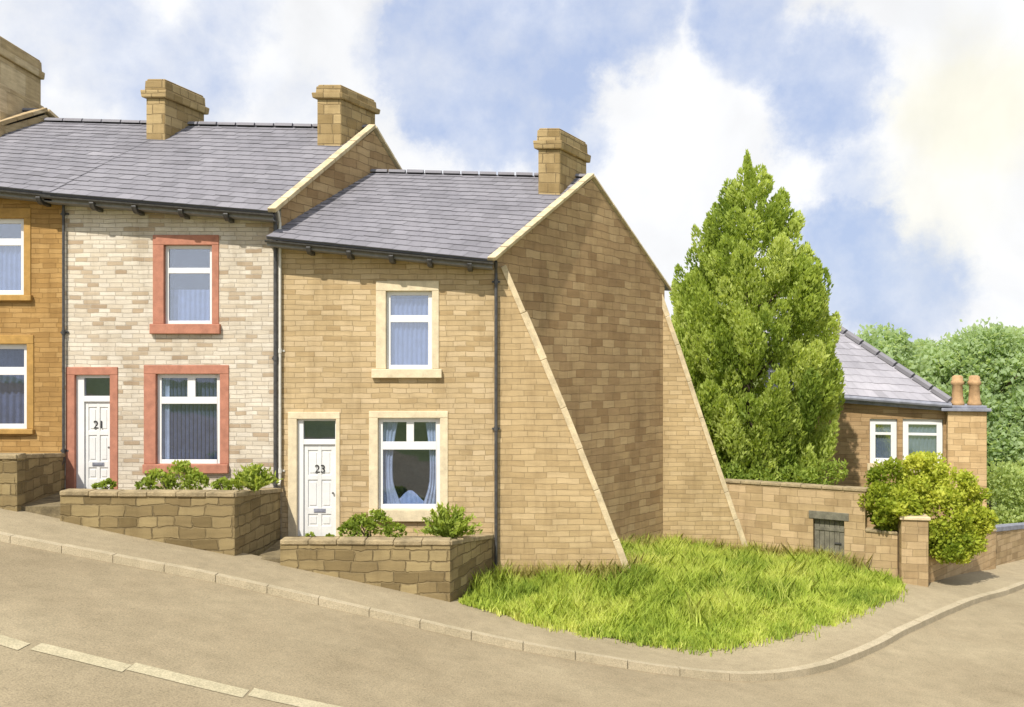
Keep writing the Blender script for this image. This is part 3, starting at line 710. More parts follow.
# its buttresses
def buttress(parent, y, thick, px_wall, slant, d, bot):
    mb = MB(); k = d/F_PX
    X0 = (px_wall-512)*k; pts = [V(((px-512)*k, y, CAM_Z-(py-HOR)*k)) for px, py in slant]
    poly = [V((X0,y,bot)), V((pts[-1].x+.05,y,bot))]+pts[::-1]+[V((X0,y,pts[0].z))]
    mb.prism(poly, (0,thick,0)); o = mb.build('buttress', M['butt_stone'], parent, weld=True)
    c = MB()
    for a, b in zip(pts[:-1], pts[1:]):
        n_ = max(1, int((b-a).length/.8)); 
        for i in range(n_):
            p, q = lerp(a,b,i/n_+.002), lerp(a,b,(i+1)/n_-.002); dd = (q-p).normalized(); nn = V((-dd.z,0,dd.x)); 
            if nn.x < 0: nn = -nn
            t0 = random.uniform(-.016,.016)
            c.hexa([p-nn*.06+V((0,-.035,0)), p+nn*(.085+t0)+V((0,-.035,0)), p+nn*(.085+t0)+V((0,thick+.03,0)), p-nn*.06+V((0,thick+.03,0)),
                    q-nn*.06+V((0,-.035,0)), q+nn*(.085+t0)+V((0,-.035,0)), q+nn*(.085+t0)+V((0,thick+.03,0)), q-nn*.06+V((0,thick+.03,0))])
    c.build('coping', M['coping'], o, .012, weld=True)
buttress(h23, -.004, .75, 497.3, [(503,266),(543,360),(563,408),(596,490),(634,590)], 20, -1.0)
buttress(h23, 5.93, .5, 650, [(657,288),(677,345),(701,418),(726,492),(754,575)], 25.93, -1.2)

# number 21
op_u = rect(164,212,245,324); op_l = rect(156,220,374,464); op_d = rect(75,110,375,497)
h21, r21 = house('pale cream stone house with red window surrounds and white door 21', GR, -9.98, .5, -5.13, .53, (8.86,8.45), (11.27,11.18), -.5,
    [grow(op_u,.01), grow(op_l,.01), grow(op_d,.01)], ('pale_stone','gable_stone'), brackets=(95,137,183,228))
window(h21, WORLD, op_u, rect(153,219,235,327), rect(151,221,324,334), 'red_trim', [(op_u[0]+.05, op_u[1]-.05, fz(273), fz(267.5))], c_net('net_reflection_blue', y=.32, lift=.45), .075)
b = [(op_l[0]+.05, op_l[1]-.05, fz(404), fz(397)), (fx(186), fx(194), fz(397), op_l[3]-.05)]
window(h21, WORLD, op_l, rect(144,229,365,473), rect(144,229,464,473), 'red_trim', b, c_blinds, .09, glass='dark_glass')
door(h21, WORLD, op_d, rect(66,118,367,500), 'red_trim', rect(83,109.5,402,490), '21', rect(84,109,378,396))
chimney(r21, fx(146)*22.1/20, fx(165)*22.1/20, 2.1, 3.5, .35, 10.0, 11.68, 12.16)
chimney(r21, fx(317)*22.1/20, fx(341)*22.1/20, 2.1, 3.4, .5, 9.9, 11.66, 12.02)
downpipe(h21, 275.5, 220, 492, 'black_iron', .045); downpipe(h21, 280, 217, 480, 'pale_pipe', .03, 19.93)
downpipe(h21, 63.5, 200, 460, 'black_iron', .03, 19.93)
# number 19
op_u = rect(-25,24,218,295); op_l = rect(-38,27,344,429)
h19, r19 = house('ochre stone house at left edge with white windows and no door in view', GR, -13.5, .53, -9.985, .5, (9.25,8.865), (11.36,11.275), 0,
    [grow(op_u,.01), grow(op_l,.01)], ('ochre_stone','ochre_stone'), verge=False, brackets=(42,-20,-70))
window(h19, WORLD, op_u, rect(-33,31,208,299), rect(-35,33,295,301), 'ochre_trim', [(op_u[0]+.05, op_u[1]-.05, fz(245), fz(238))], c_net('net_reflection_blue', lift=.7), .11)
window(h19, WORLD, op_l, rect(-46,34,335,433), rect(-48,35,429,434), 'ochre_trim', [(op_l[0]+.05, op_l[1]-.05, fz(375), fz(367))], c_net('blind', y=.4, lift=.95), .11, glass='dark_glass')
# the higher house at the edge of view
h17, r17 = house('taller stone house beyond the left edge with broad rendered chimney', GR, -18.5, .53, -13.505, .53, (9.95,9.6), (11.75,11.6), 1.0,
    [], ('tan_stone','render_stone'), verge=True, verge_tone='render_stone')
ch = chimney(r17, -13.7, -12.56, 2.0, 3.9, .03, 10.2, 12.72, 13.22, 'render_stone', .06)
pl = MB(); pl.hexa([V((-13.9,1.8,10.2)),V((-12.38,1.8,10.2)),V((-12.18,4.15,10.2)),V((-13.8,4.15,10.2)),V((-13.8,1.96,12.02)),V((-12.5,1.96,12.02)),V((-12.46,3.98,12.02)),V((-13.75,3.98,12.02))])
pl.build('chimney_base', M['render_stone'], r17, .03, weld=True)

# ------------------------------------------------------------------ front gardens and their walls
def garden_floor(x0, x1, x1b, z):
    mb = MB(); n = 6
    p = [V((x0,-2.35,z-.02)), V((x1,-2.35,z-.02)), V((x1b,-.003,z)), V((x0,-.003,z))]
    q = [V((a.x,a.y,a.z-1.2)) for a in p]; mb.hexa(q+p); o = mb.build('front_garden', M['soil']); o['kind'] = 'structure'
garden_floor(-14.5, -9.85, -9.99, 3.08); garden_floor(-9.9+.05, -5.5, -5.2, 2.34); garden_floor(-5.05, -1.3, -.45, 1.31)
def seg_wall(mb, cp_, a, b, ta, tb, th, nc, cope=.09, over=.03, skip_cope=False):
    """one straight run of wall from a to b (plan points), tops ta, tb, thickness to the left of travel"""
    a, b = V((a[0],a[1],0)), V((b[0],b[1],0)); d = (b-a).normalized(); n = V((-d.y,d.x,0))
    za = min(g(a.x,a.y), g(b.x,b.y), g((a+n*th).x,(a+n*th).y))-.5
    q = [a, b, b+n*th, a+n*th]
    zt = [ta,tb,tb,ta]
    mb.hexa([V((p.x,p.y,za)) for p in q]+[V((p.x,p.y,z-cope)) for p,z in zip(q,zt)])
    if skip_cope: return
    for k in range(nc):
        s0, s1 = k/nc, (k+1)/nc; L = (b-a).length; e = .003/L; j = random.uniform(-.008,.008); jo = random.uniform(-.012,.012)
        p0, p1 = lerp(a,b,s0+e), lerp(a,b,s1-e); z0, z1 = lerp(ta,tb,s0)+j, lerp(ta,tb,s1)+j
        q = [p0-n*(over+jo), p1-n*(over+jo), p1+n*(th+over), p0+n*(th+over)]
        cp_.hexa([V((p.x,p.y,z-cope-.004)) for p,z in zip(q,(z0,z1,z1,z0))]+[V((p.x,p.y,z)) for p,z in zip(q,(z0,z1,z1,z0))])
def garden_wall(label, runs, mat, cmat, cope=.09, group=None):
    x, y = runs[0][0]
    t = thing('garden_wall', (x, y, g(x,y)), label, 'wall', group); mb = MB(); c = MB()
    for a, b, ta, tb, th, nc in runs: seg_wall(mb, c, a, b, ta, tb, th, nc, cope)
    mb.build('stonework', M[mat], t, .015, weld=True); c.build('coping', M[cmat], t, .018, weld=True)
    return t
GW = 'low front garden walls along the pavement'
z19, z21, z23 = 3.36, 2.63, 1.69
garden_wall('rough block garden wall below the ochre house at the left edge', [((-14.5,-2.5),(-9.62,-2.5),z19+.02,z19,.3,7),((-9.62,-2.495),(-9.93,-.01),z19-.004,3.16,.28,4)], 'wall_stone','wall_coping',group=GW)
garden_wall('rough block garden wall with bushes below red framed windows', [((-8.79,-2.5),(-5.39,-2.5),z21+.02,z21-.01,.3,6),((-5.39,-2.495),(-5.12,-.06),z21-.012,2.38,.28,4)], 'wall_stone','wall_coping',group=GW)
garden_wall('rough block garden wall in front of door 23 beside the grass', [((-4.51,-2.5),(-1.2,-2.5),z23+.01,z23,.3,6),((-1.2,-2.495),(-.42,-.06),z23-.004,1.36,.28,4)], 'wall_stone','wall_coping',group=GW)

# back boundary wall, its gate, the pier and the street wall
pA = [at(722,545,26.8), at(865,575,24.7), at(900,583,24.4)]
t = thing('boundary_wall', (pA[1].x, pA[1].y, g(pA[1].x,pA[1].y)), 'tall tan boundary wall behind the grass with a grey gate in it', 'wall')
mb = MB(); c = MB()
def along(t_): return lerp(pA[0], pA[1], t_)
zt = 1.66
dirA = (pA[1]-pA[0]); dirA.z = 0; LA = dirA.length; fA = Frame((pA[0].x,pA[0].y,0), math.atan2(dirA.y, dirA.x))
s0, s1 = LA*.655, LA*.865; gz0 = g(*along(.76)[:2]); gtop = CAM_Z-(519-HOR)*25.2/F_PX
for th in (0,):
    panel(mb, fA, 0, LA, -2.0, lambda x: zt, [(s0,s1,-1.9,gtop)], .3)
    mb.face([fA.p(LA,0,-2),fA.p(LA,.32,-2),fA.p(LA,.32,zt),fA.p(LA,0,zt)]); mb.face([fA.p(LA,.32,-2),fA.p(0,.32,-2),fA.p(0,.32,zt),fA.p(LA,.32,zt)])
mb.build('stonework', M['back_stone'], t)
for k in range(7): c.box(fA, LA*k/7+.004, LA*(k+1)/7-.004+(.05 if k==6 else 0), -.04,.36, zt-.001,zt+.08+random.uniform(-.008,.008))
c.build('coping', M['wall_coping'], t, .015, weld=True)
l_ = MB(); l_.box(fA, s0-.12, s1+.12, -.02,.2, gtop-.02, gtop+.2); l_.build('lintel', M['gate'], t, .015, weld=True)
gm = MB(); n = 6
for k in range(n):
    a = s0+.01+(s1-s0-.02)*k/n; gm.box(fA, a+.004, a+(s1-s0-.02)/n-.004, .13+.004*(k%2),.165, gz0+.02, gtop-.03-.02*random.random())
for zz in (gz0+.3, gtop-.35): gm.box(fA, s0+.03, s1-.03, .11,.131, zz, zz+.1)
gt = gm.build('gate', M['gate'], t, .004, weld=True)
lt = MB(); lt.box(fA, s1-.28,s1-.1,.09,.112,gz0+.62,gz0+.66); lt.build('latch', M['black_iron'], gt)
fB = [pA[1], pA[2]]
garden_wall('low tan wall under the golden shrub between boundary wall and pier', [((pA[1].x+.004,pA[1].y+.0),(pA[2].x-.05,pA[2].y+.03),.64,.60,.3,2)], 'back_stone','wall_coping',.07)
# pier
pr = at(915,583,24.1)
t = thing('gate_pier', (pr.x,pr.y,g(pr.x,pr.y)), 'square tan stone pier with flat cap at pavement corner', 'pier')
fp = Frame((pr.x,pr.y,0), R(-12)); mb = MB(); mb.box(fp,-.34,.34,0,.62,-1.2,.98); mb.build('shaft', M['back_stone'], t, .02, weld=True)
mb = MB(); mb.box(fp,-.39,.39,-.05,.67,.98,1.07); mb.build('cap', M['coping'], t, .02, weld=True)
q0, q1, q2 = at(929,583,24.7), at(996,569,28.9), at(1100,548,36.6)
garden_wall('tan street wall with golden shrub spilling over it', [((q0.x,q0.y),(q1.x,q1.y),.46,-.10,.3,7)], 'breast_stone','coping',.08)
garden_wall('tan wall with pale hedge behind at the right edge', [((q1.x+.25,q1.y+.5),(q2.x,q2.y),-.12,-1.0,.3,9)], 'back_stone','lead',.16)

# ------------------------------------------------------------------ house beyond the garden
def villa():
    dA, dB = 33.2, 31.6
    a, b = at(770,560,dA), at(946,560,dB); d = b-a; d.z = 0; L = d.length
    fr = Frame((a.x,a.y,0), math.atan2(d.y,d.x))
    t = thing('house', (a.x+d.x/2, a.y+d.y/2, -1.4), 'distant brown stone house with hipped grey roof behind the golden shrub', 'house')
    def loc(px, py):                                         # picture place on the front wall plane -> (x, z)
        # intersect the sight line with the wall
        dirx = (px-512)/F_PX; 
        # point = s*(dirx,1) - (0,CAM_D);  (point-a).y_axis = 0
        ny = fr.y; s = (fr.o.dot(ny)+CAM_D*ny.y)/(dirx*ny.x+ny.y)
        P = V((s*dirx, s-CAM_D, CAM_Z-(py-HOR)*s/F_PX)); return (P-fr.o).dot(fr.x), P.z
    def rc(px0,px1,py0,py1):
        x0,za = loc(px0,py0); x1,zb = loc(px1,py1); return (x0,x1,zb,za)
    w1, w2 = rc(870,897,419,464), rc(903,943,419,466)
    eL, eR = loc(770,390)[1], loc(946,404)[1]
    mb = MB(); panel(mb, fr, 0, L, -3.2, lambda x: lerp(eL,eR,x/L), [grow(w1,.01),grow(w2,.01)], .25)
    DB = 7.0
    mb.face([fr.p(L,0,-3.2),fr.p(L,DB,-3.2),fr.p(L,DB,eR),fr.p(L,0,eR)]); mb.face([fr.p(0,DB,-3.2),fr.p(0,0,-3.2),fr.p(0,0,eL),fr.p(0,DB,eL)]); mb.face([fr.p(L,DB,-3.2),fr.p(0,DB,-3.2),fr.p(0,DB,eL),fr.p(L,DB,eR)])
    mb.build('wall', M['villa_stone'], t)
    for w_, nm in ((w1,0),(w2,1)):
        x0,x1,z0,z1 = w_; hh = z1-z0
        window(t, fr, w_, None, (x0-.1,x1+.1,z0-.26,z0), 'coping', [(x0+.1,x1-.1,z1-.30*hh-.09,z1-.30*hh)], c_net('post_paper', lift=.86), .19)
    # hipped roof; the hip falls to the right
    ov = .3
    A = fr.p(-ov,-ov,eL+.06); B = fr.p(L+.1,-ov,eR+.06); C = fr.p(L+.1,DB+ov,eR+.06); D = fr.p(-ov,DB+ov,eL+.06)
    rz = eL+3.35; r1 = fr.p(1.2,3.2,rz); r0 = fr.p(-.2,3.2,rz)
    ro = MB()
    def tri_rows(P, Q, T, T2, rows=14):
        # P-Q eaves, T above Q end, T2 above P end
        roof_rows(ro, P, Q, T2, T, rows, .32, True)
    tri_rows(A,B,r1,r0); tri_rows(B,C,r1,r1+V((.001,.001,0))); tri_rows(C,D,r0,r1)
    tri_rows(D,A,r0,r0+V((.001,.001,0)))
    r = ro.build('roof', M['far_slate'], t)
    hp = MB(); 
    for (p, q, n_) in ((B,r1,9),(r1,r0,3),(C,r1,9)):
        for k in range(n_):
            a_, b_ = lerp(p,q,k/n_+.006), lerp(p,q,(k+1)/n_-.006); up = V((0,0,.05)); hp.tube([a_+up, b_+up], .14, 7)
    hp.build('hip_tiles', M['slate'], r)
    gu = MB(); p, q = A+V((0,-.05,-.1)), B+V((.0,-.05,-.1)); gu.tube([p,q], .085, 8); gu.build('gutter', M['lead'], t)
    fb = MB(); fb.hexa([fr.p(-.2,-.2,eL-.24),fr.p(L,-.2,eR-.24),fr.p(L,0-.003,eR-.24),fr.p(-.2,-.003,eL-.24),fr.p(-.2,-.24,eL),fr.p(L,-.24,eR),fr.p(L,-.003,eR),fr.p(-.2,-.003,eL)]); fb.build('eaves_board', M['lead'], t)
    # chimney breast on the right with two pots
    x0 = L+.004; x1 = loc(985,404)[0]; zt_ = loc(966,411)[1]
    br_ = MB(); br_.box(fr, x0, x1, -.28, 1.5, -3.2, zt_); bo = br_.build('chimney', M['breast_stone'], t, .02, weld=True)
    cp_ = MB(); cp_.box(fr, x0-.22, x1+.12, -.42, 1.62, zt_+.001, zt_+.11); cp_.box(fr, x0-.05,x1+.0,-.3,1.5,zt_+.11,zt_+.2); cp_.build('chimney_cap', M['lead'], bo, .02, weld=True)
    for px in (958,975):
        xx = loc(px,400)[0]; base = fr.p(xx, .1, zt_+.17); k = MB()
        prof = [(0,.26),(.12,.26),(.2,.22),(.78,.19),(.84,.25),(.93,.25),(.97,.21),(1.12,.20),(1.17,.12)]
        k.tube([base+V((0,0,z*.92)) for z,_ in prof], [r_*.88 for _,r_ in prof], 14); k.build('chimney_pot', M['green_pot'], bo, smooth=True)
    return t
villa()

# ------------------------------------------------------------------ foliage
rng = np.random.default_rng(11)
def leaves(name, C, U, size, width, tint, mat, parent=None, jitter=.5):
    """one diamond leaf per centre; U main direction of each leaf"""
    n = len(C); U = U + rng.normal(0, jitter, (n,3)); U /= np.linalg.norm(U, axis=1)[:,None]
    W = np.cross(U, rng.normal(0,1,(n,3))); W /= np.linalg.norm(W, axis=1)[:,None]+1e-9
    s = (np.asarray(size)*rng.uniform(.6,1.3,n))[:,None]; w = s*width
    bend = np.cross(U, W)*s*.12
    v = np.stack([C-U*s*.5, C+W*w*.5+bend, C+U*s*.5, C-W*w*.5+bend], 1).reshape(-1,3)
    me = bpy.data.meshes.new(name); me.vertices.add(4*n); me.vertices.foreach_set('co', v.ravel())
    me.loops.add(4*n); me.loops.foreach_set('vertex_index', np.arange(4*n)); me.polygons.add(n)
    me.polygons.foreach_set('loop_start', np.arange(0,4*n,4)); me.polygons.foreach_set('loop_total', np.full(n,4))
    a = me.attributes.new('tint', 'FLOAT', 'FACE'); a.data.foreach_set('value', np.clip(tint,0,1))
    me.materials.append(mat); me.update(); me.validate()
    return link(name, me, parent)
def blob_cloud(blobs, dens):
    """leaf centres through ellipsoids: blobs (x,y,z, rx,ry,rz, tint)"""
    C=[]; U=[]; T=[]
    for (x,y,z,a,b,c,t) in blobs:
        n = max(30, int(dens*(a*b*c)**(2/3)))
        d = rng.normal(0,1,(n,3)); d /= np.linalg.norm(d,axis=1)[:,None]
        r = rng.uniform(.25,1,n)**.45*(1+rng.normal(0,.07,n))
        C.append(np.array([x,y,z])+d*r[:,None]*np.array([a,b,c])); U.append(d+np.array([0,0,.35])); T.append(np.clip(t+rng.normal(0,.16,n),0,1))
    return np.concatenate(C), np.concatenate(U), np.concatenate(T)
def trunk(parent, base, h, r, limbs=6, spread=1.0, top_r=.25):
    mb = MB(); b = V(base); pts = [b+V((0,0,-.3)), b+V((0,0,0)), b+V((.05*h*.3,0,h*.3)), b+V((-.02*h,.02*h,h*.65)), b+V((0,0,h))]
    mb.tube(pts, [r*1.5, r*1.2, r*.9, r*.6, r*top_r], 9)
    for k in range(limbs):
        a = 2*math.pi*k/limbs+random.uniform(-.4,.4); z = h*random.uniform(.3,.85); l = spread*random.uniform(.6,1.0)
        s = b+V((0,0,z)); e = s+V((math.cos(a)*l, math.sin(a)*l, l*.7)); mb.tube([s, lerp(s,e,.5)+V((0,0,-.08*l)), e], [r*.45,r*.3,r*.1], 6)
    return mb.build('trunk', M['trunk'], parent, smooth=True)

def conifer():
    d = 30.0; cx, cy = (751-512)*d/F_PX, d-CAM_D; gz = g(cx,cy)
    t = thing('conifer_tree', (cx,cy,gz), 'tall bright green conical tree rising behind the boundary wall', 'tree')
    prof = [(490,1.5),(470,2.0),(440,2.4),(400,2.75),(350,2.7),(300,2.35),(250,1.75),(215,1.1),(190,.52),(172,.16),(160,.04)]
    zs = np.array([CAM_Z-(y-HOR)*d/F_PX for y,_ in prof]); rs = np.array([r for _,r in prof])
    def rad(z): return np.interp(z, zs, rs)
    trunk(t, (cx,cy,gz), 9.5, .22, 12, 1.2, .15)
    C=[];U=[];T=[]; zt = zs[-1]; zb = zs[0]-.5
    K = 520
    for k in range(K):
        u = rng.uniform(0,1); z = zb+(zt-zb)*(1-(1-u)**.62 if True else u); z = min(z, zt-.35)
        r = rad(max(z,zs[0])); a = rng.uniform(0,2*math.pi); rho = r*min(1,rng.uniform(.25,1)**.33)*rng.uniform(.9,1.02)
        ln = rng.uniform(.75,1.5)*(.55+.45*min(1,r/1.5)); wd = rng.uniform(.26,.46)*(.6+.4*min(1,r/1.2))
        base = np.array([cx+rho*math.cos(a)*.97, cy+rho*math.sin(a), z-.4*ln]); out = np.array([math.cos(a)*.28, math.sin(a)*.28, 1.0]); out /= np.linalg.norm(out)
        n = int(190*ln*(wd/.28)**.8); s = rng.uniform(0,1,n)
        rr = wd*np.sin(np.pi*np.clip(s*.86+.12,0,1))**.8*rng.uniform(.3,1,n)**.5
        ph = rng.uniform(0,2*np.pi,n); off = np.c_[np.cos(ph)*rr, np.sin(ph)*rr, np.zeros(n)]
        C.append(base+out*(s*ln)[:,None]+off); U.append(out*1.2+off*2.0/wd*.35); tt = np.clip(.56+.34*math.sin(base[0]*2.3+a)*math.sin(base[2]*1.7+a*2.0+1)+rng.normal(0,.17),.02,1)
        T.append(np.clip(tt+rng.normal(0,.10,n)+.12*(s-.5),0,1))
    # leading shoot and dense inner foliage
    for (dx,dz,ln) in ((-.12,-.15,1.15),(.02,-.9,1.2),(.35,-1.25,1.0),(-.4,-1.5,1.1)):
        n = 170; s = rng.uniform(0,1,n); rr = .16*np.sin(np.pi*np.clip(s*.8+.15,0,1))*rng.uniform(.3,1,n); ph = rng.uniform(0,2*np.pi,n)
        C.append(np.c_[cx+dx+np.cos(ph)*rr, cy+np.sin(ph)*rr, zt+dz-ln*.6+s*ln]); U.append(np.tile([0,0,1.2],(n,1))); T.append(np.clip(.6+rng.normal(0,.1,n),0,1))
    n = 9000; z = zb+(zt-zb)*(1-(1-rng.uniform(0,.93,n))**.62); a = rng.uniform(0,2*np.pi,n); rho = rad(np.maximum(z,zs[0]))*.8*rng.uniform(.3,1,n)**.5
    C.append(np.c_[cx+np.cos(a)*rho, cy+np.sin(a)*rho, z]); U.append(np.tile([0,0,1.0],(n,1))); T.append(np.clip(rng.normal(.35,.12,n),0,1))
    C=np.concatenate(C);U=np.concatenate(U);T=np.concatenate(T)
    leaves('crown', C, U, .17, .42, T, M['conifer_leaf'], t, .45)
conifer()

def shrub(name, label, group, blobs, dens, size, mat, width=.6, cat='shrub', stem=True, jit=.7):
    bx = sum(b[0] for b in blobs)/len(blobs); by = sum(b[1] for b in blobs)/len(blobs); zb = min(b[2]-b[5] for b in blobs)
    t = thing(name, (bx,by,zb), label, cat, group)
    C,U,T = blob_cloud(blobs, dens*2.6); leaves('foliage', C,U,size,width,T,M[mat],t,jit)
    if stem:
        mb = MB()
        for b in blobs[:5]: mb.tube([V((bx,by,zb-.1)), V(((bx+b[0])/2,(by+b[1])/2,(zb+b[2])/2)), V((b[0],b[1],b[2]))], [.02,.015,.006], 6)
        mb.build('stems', M['trunk'], t)
    return t
def pb(px, py, d, r, t, sx=1, sz=1): p = at(px,py,d); return (p.x,p.y,p.z,r*sx,r*.85,r*sz,t)
# golden shrub over the street wall
L = [pb(888,482,25.6,.62,.35),(pb(921,478,25.4,.72,.75)),pb(951,490,25.4,.62,.7),pb(901,509,25.1,.62,.5),pb(941,514,24.8,.72,.62),pb(971,516,25.4,.5,.6),pb(961,541,24.9,.52,.5),
     pb(941,536,24.6,.5,.4),pb(934,466,25.6,.4,.85),pb(876,504,25.4,.45,.25),pb(884,519,25.1,.35,.3),pb(968,496,25.6,.38,.75),pb(914,496,24.9,.5,.7)]
L += [pb(951,548,24.6,.42,.45),pb(971,541,25.4,.4,.5),pb(936,545,24.6,.36,.35),pb(886,524,25.1,.3,.3),pb(981,520,25.6,.42,.55)]
L += [pb(878,500,24.75,.4,.5),pb(890,512,24.5,.36,.45),pb(903,500,24.6,.4,.6)]
for k in range(48):
    b = L[k%21]; ph = random.uniform(0,6.28); L.append((b[0]+math.cos(ph)*b[3]*.8, b[1]-random.uniform(0,.4), b[2]+math.sin(ph)*b[5]*.8, .27,.27,.22, min(1,max(.05,b[6]+random.uniform(-.35,.3)))))
shrub('golden_shrub', 'big golden green shrub spilling over the street wall', None, L, 1150, .115, 'bush_leaf', .7, stem=False)
# bushes in the front gardens
GB = 'bushes in the front gardens'
def bush(label, lst, mat='shrub_leaf', dens=1500, size=.085, width=.6, name='garden_bush'):
    B=[]
    for (px,py,d,r,t) in lst:
        B.append(pb(px,py,d,r,t,1.15,.9))
        for k in range(5):
            a=random.uniform(0,6.28); b=pb(px,py,d,r,t); B.append((b[0]+math.cos(a)*r*.8,b[1]+random.uniform(-.15,.15)*r,b[2]+abs(math.sin(a))*r*.7,r*.42,r*.42,r*.38,min(1,max(0,t+random.uniform(-.25,.25)))))
    shrub(name, label, GB, B, dens, size, mat, width)
bush('rounded green bush below the lower red framed window', [(160,482,18.2,.28,.5),(180,478,18.3,.34,.6),(197,483,18.2,.22,.45),(145,486,18.1,.16,.35)])
bush('small low bush in front of door 21', [(108,486,18.4,.14,.5),(98,488,18.4,.1,.6)], dens=1800, size=.07)
bush('low bush left of spiky plant on garden wall of house 21', [(222,487,18.2,.18,.45),(234,486,18.2,.17,.5)])
bush('rounded dark green bush between door 23 and the lower window', [(362,527,18.3,.27,.35),(378,524,18.3,.27,.45),(396,532,18.2,.19,.35),(350,531,18.2,.2,.3)])
bush('low tuft of leaves at foot of door 23', [(310,536,18.3,.08,.75),(330,537,18.3,.07,.7)], dens=1500, size=.06)
def spiky(label, px, py, d, n, h, spread):
    p = at(px,py,d); t = thing('spiky_plant', tuple(p), label, 'plant', GB); C=[];U=[];T=[]
    for k in range(n):
        a = rng.uniform(0,2*np.pi); e = rng.uniform(.25,1.3); l = h*rng.uniform(.6,1.0)
        dr = np.array([math.cos(a)*math.sin(e)*spread, math.sin(a)*math.sin(e)*.6, math.cos(e)+.15]); dr /= np.linalg.norm(dr); m = int(16*l/.5)
        s = np.linspace(.12,1,m); q = np.array(p)+dr*(s*l)[:,None]+np.c_[np.zeros(m),np.zeros(m),-.25*l*s*s*math.sin(e)]
        C.append(q+rng.normal(0,.018,(m,3))); U.append(np.tile(dr,(m,1))+rng.normal(0,.4,(m,3))); T.append(np.clip(np.full(m,rng.normal(.5,.2))+.2*(s-.5),0,1))
    leaves('foliage', np.concatenate(C), np.concatenate(U), .13, .35, np.concatenate(T), M['shrub_leaf'], t, .25)
spiky('spiky arching plant at right end of garden wall of house 21', 254,489,18.2,70,.62,1.0)
spiky('spiky arching plant right of lower window of house 23', 450,538,18.2,90,.78,1.0)
# far trees
def far_tree(label, lst, d, mat='far_leaf', dens=420, size=.3, th=5.0):
    bx = (lst[0][0]-512)*d/F_PX; by = d-CAM_D; gz = g(bx,by)
    t = thing('broadleaf_tree', (bx,by,gz), label, 'tree', 'trees beyond the far house'); B=[]
    for (px,py,r,tt) in lst:
        b = pb(px,py,d+random.uniform(-.4,.8),r,tt); B.append(b)
        for k in range(9):
            q = rng.normal(0,1,3); q/=np.linalg.norm(q); B.append((b[0]+q[0]*r*.75,b[1]-abs(q[1])*r*.6,b[2]+q[2]*r*.75,r*.42,r*.42,r*.36,min(1,max(0,tt+random.uniform(-.25,.25)))))
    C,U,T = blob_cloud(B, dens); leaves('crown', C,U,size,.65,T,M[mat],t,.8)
    trunk(t, (bx,by,gz), max(3.0, B[0][2]-gz), .3, 5, 2.0)
far_tree('rounded distant tree just right of the conical tree above the roof', [(878,355,1.7,.5),(872,380,2.2,.45),(900,385,2.0,.4),(850,400,2.4,.4)], 48)
far_tree('broad distant tree behind the chimney pots', [(985,365,2.4,.45),(965,372,2.3,.5),(940,385,2.3,.5),(1005,400,2.8,.4),(955,420,3.0,.35),(990,440,3.0,.35)], 50)
far_tree('distant tree partly cut off by the right edge', [(1040,370,2.6,.4),(1030,405,3.0,.45),(1030,450,3.0,.35),(1070,400,3.2,.4)], 54)
far_tree('low distant tree between house roof and broad tree', [(922,372,1.9,.55),(915,400,2.4,.45),(930,420,2.5,.4)], 56)
HB=[]
for k in range(14): HB.append(pb(1000+k*9+random.uniform(-4,4), 492+random.uniform(-22,22), 35+k*.3, random.uniform(.7,1.05), random.uniform(.3,.75)))
for k in range(10): HB.append(pb(1000+k*12, 525, 34.5+k*.3, .8, random.uniform(.25,.6)))
shrub('pale_hedge', 'pale green hedge behind the wall at right edge', None, HB, 420, .17, 'hedge_leaf', .65, 'hedge')
# low dark growth at the foot of the conifer
LB=[pb(px,py,27.6,r,t) for px,py,r,t in ((730,478,.5,.2),(760,482,.5,.25),(795,480,.55,.25),(822,476,.5,.3),(838,470,.35,.4),(815,488,.35,.2))]
shrub('garden_shrub', 'low dark shrub at foot of the conical tree', None, LB, 700, .13, 'conifer_leaf', .5)

# ------------------------------------------------------------------ the grass corner
edge = np.array([tuple(at(*k)[:2]) for k in EDGE[:9]])
ES = spline([tuple(q) for q in edge], 60)
poly = [tuple(q) for q in ES]+[(10.2,3.6),(9.75,4.55),(7.0,6.4),(4.3,6.6),(-.2,.3),(-.42,-.06),(-1.05,-2.35)]
def inside(P, poly):
    x,y = P[:,0],P[:,1]; r = np.zeros(len(P),bool); n=len(poly)
    for i in range(n):
        x0,y0=poly[i]; x1,y1=poly[(i+1)%n]; c=((y0>y)!=(y1>y)); 
        with np.errstate(divide='ignore',invalid='ignore'): r ^= c & (x < (x1-x0)*(y-y0)/(y1-y0+1e-12)+x0)
    return r
X, Y = np.meshgrid(np.arange(-1.4,10.4,.12), np.arange(-3.2,7,.12)); ins = inside(np.c_[X.ravel(),Y.ravel()], poly).reshape(X.shape)
def bumpy(x, y): return .05+.05*np.sin(x*1.7+y)*np.cos(y*2.1-x*.6)
keep = ins[:-1,:-1]&ins[1:,:-1]&ins[:-1,1:]&ins[1:,1:]
sheet('grass_verge_soil', X, Y, G(X,Y)+bumpy(X,Y)*.6-.0+.0, M['verge_soil'], keep=keep)
def patch_noise(x, y):
    return (np.sin(x*1.9+1.3*np.sin(y*1.1))+np.sin(y*2.3-x*.7+1.0)+.8*np.sin(x*4.1-y*3.3)+.6*np.sin(x*7.0+y*5.7+2))/3.4
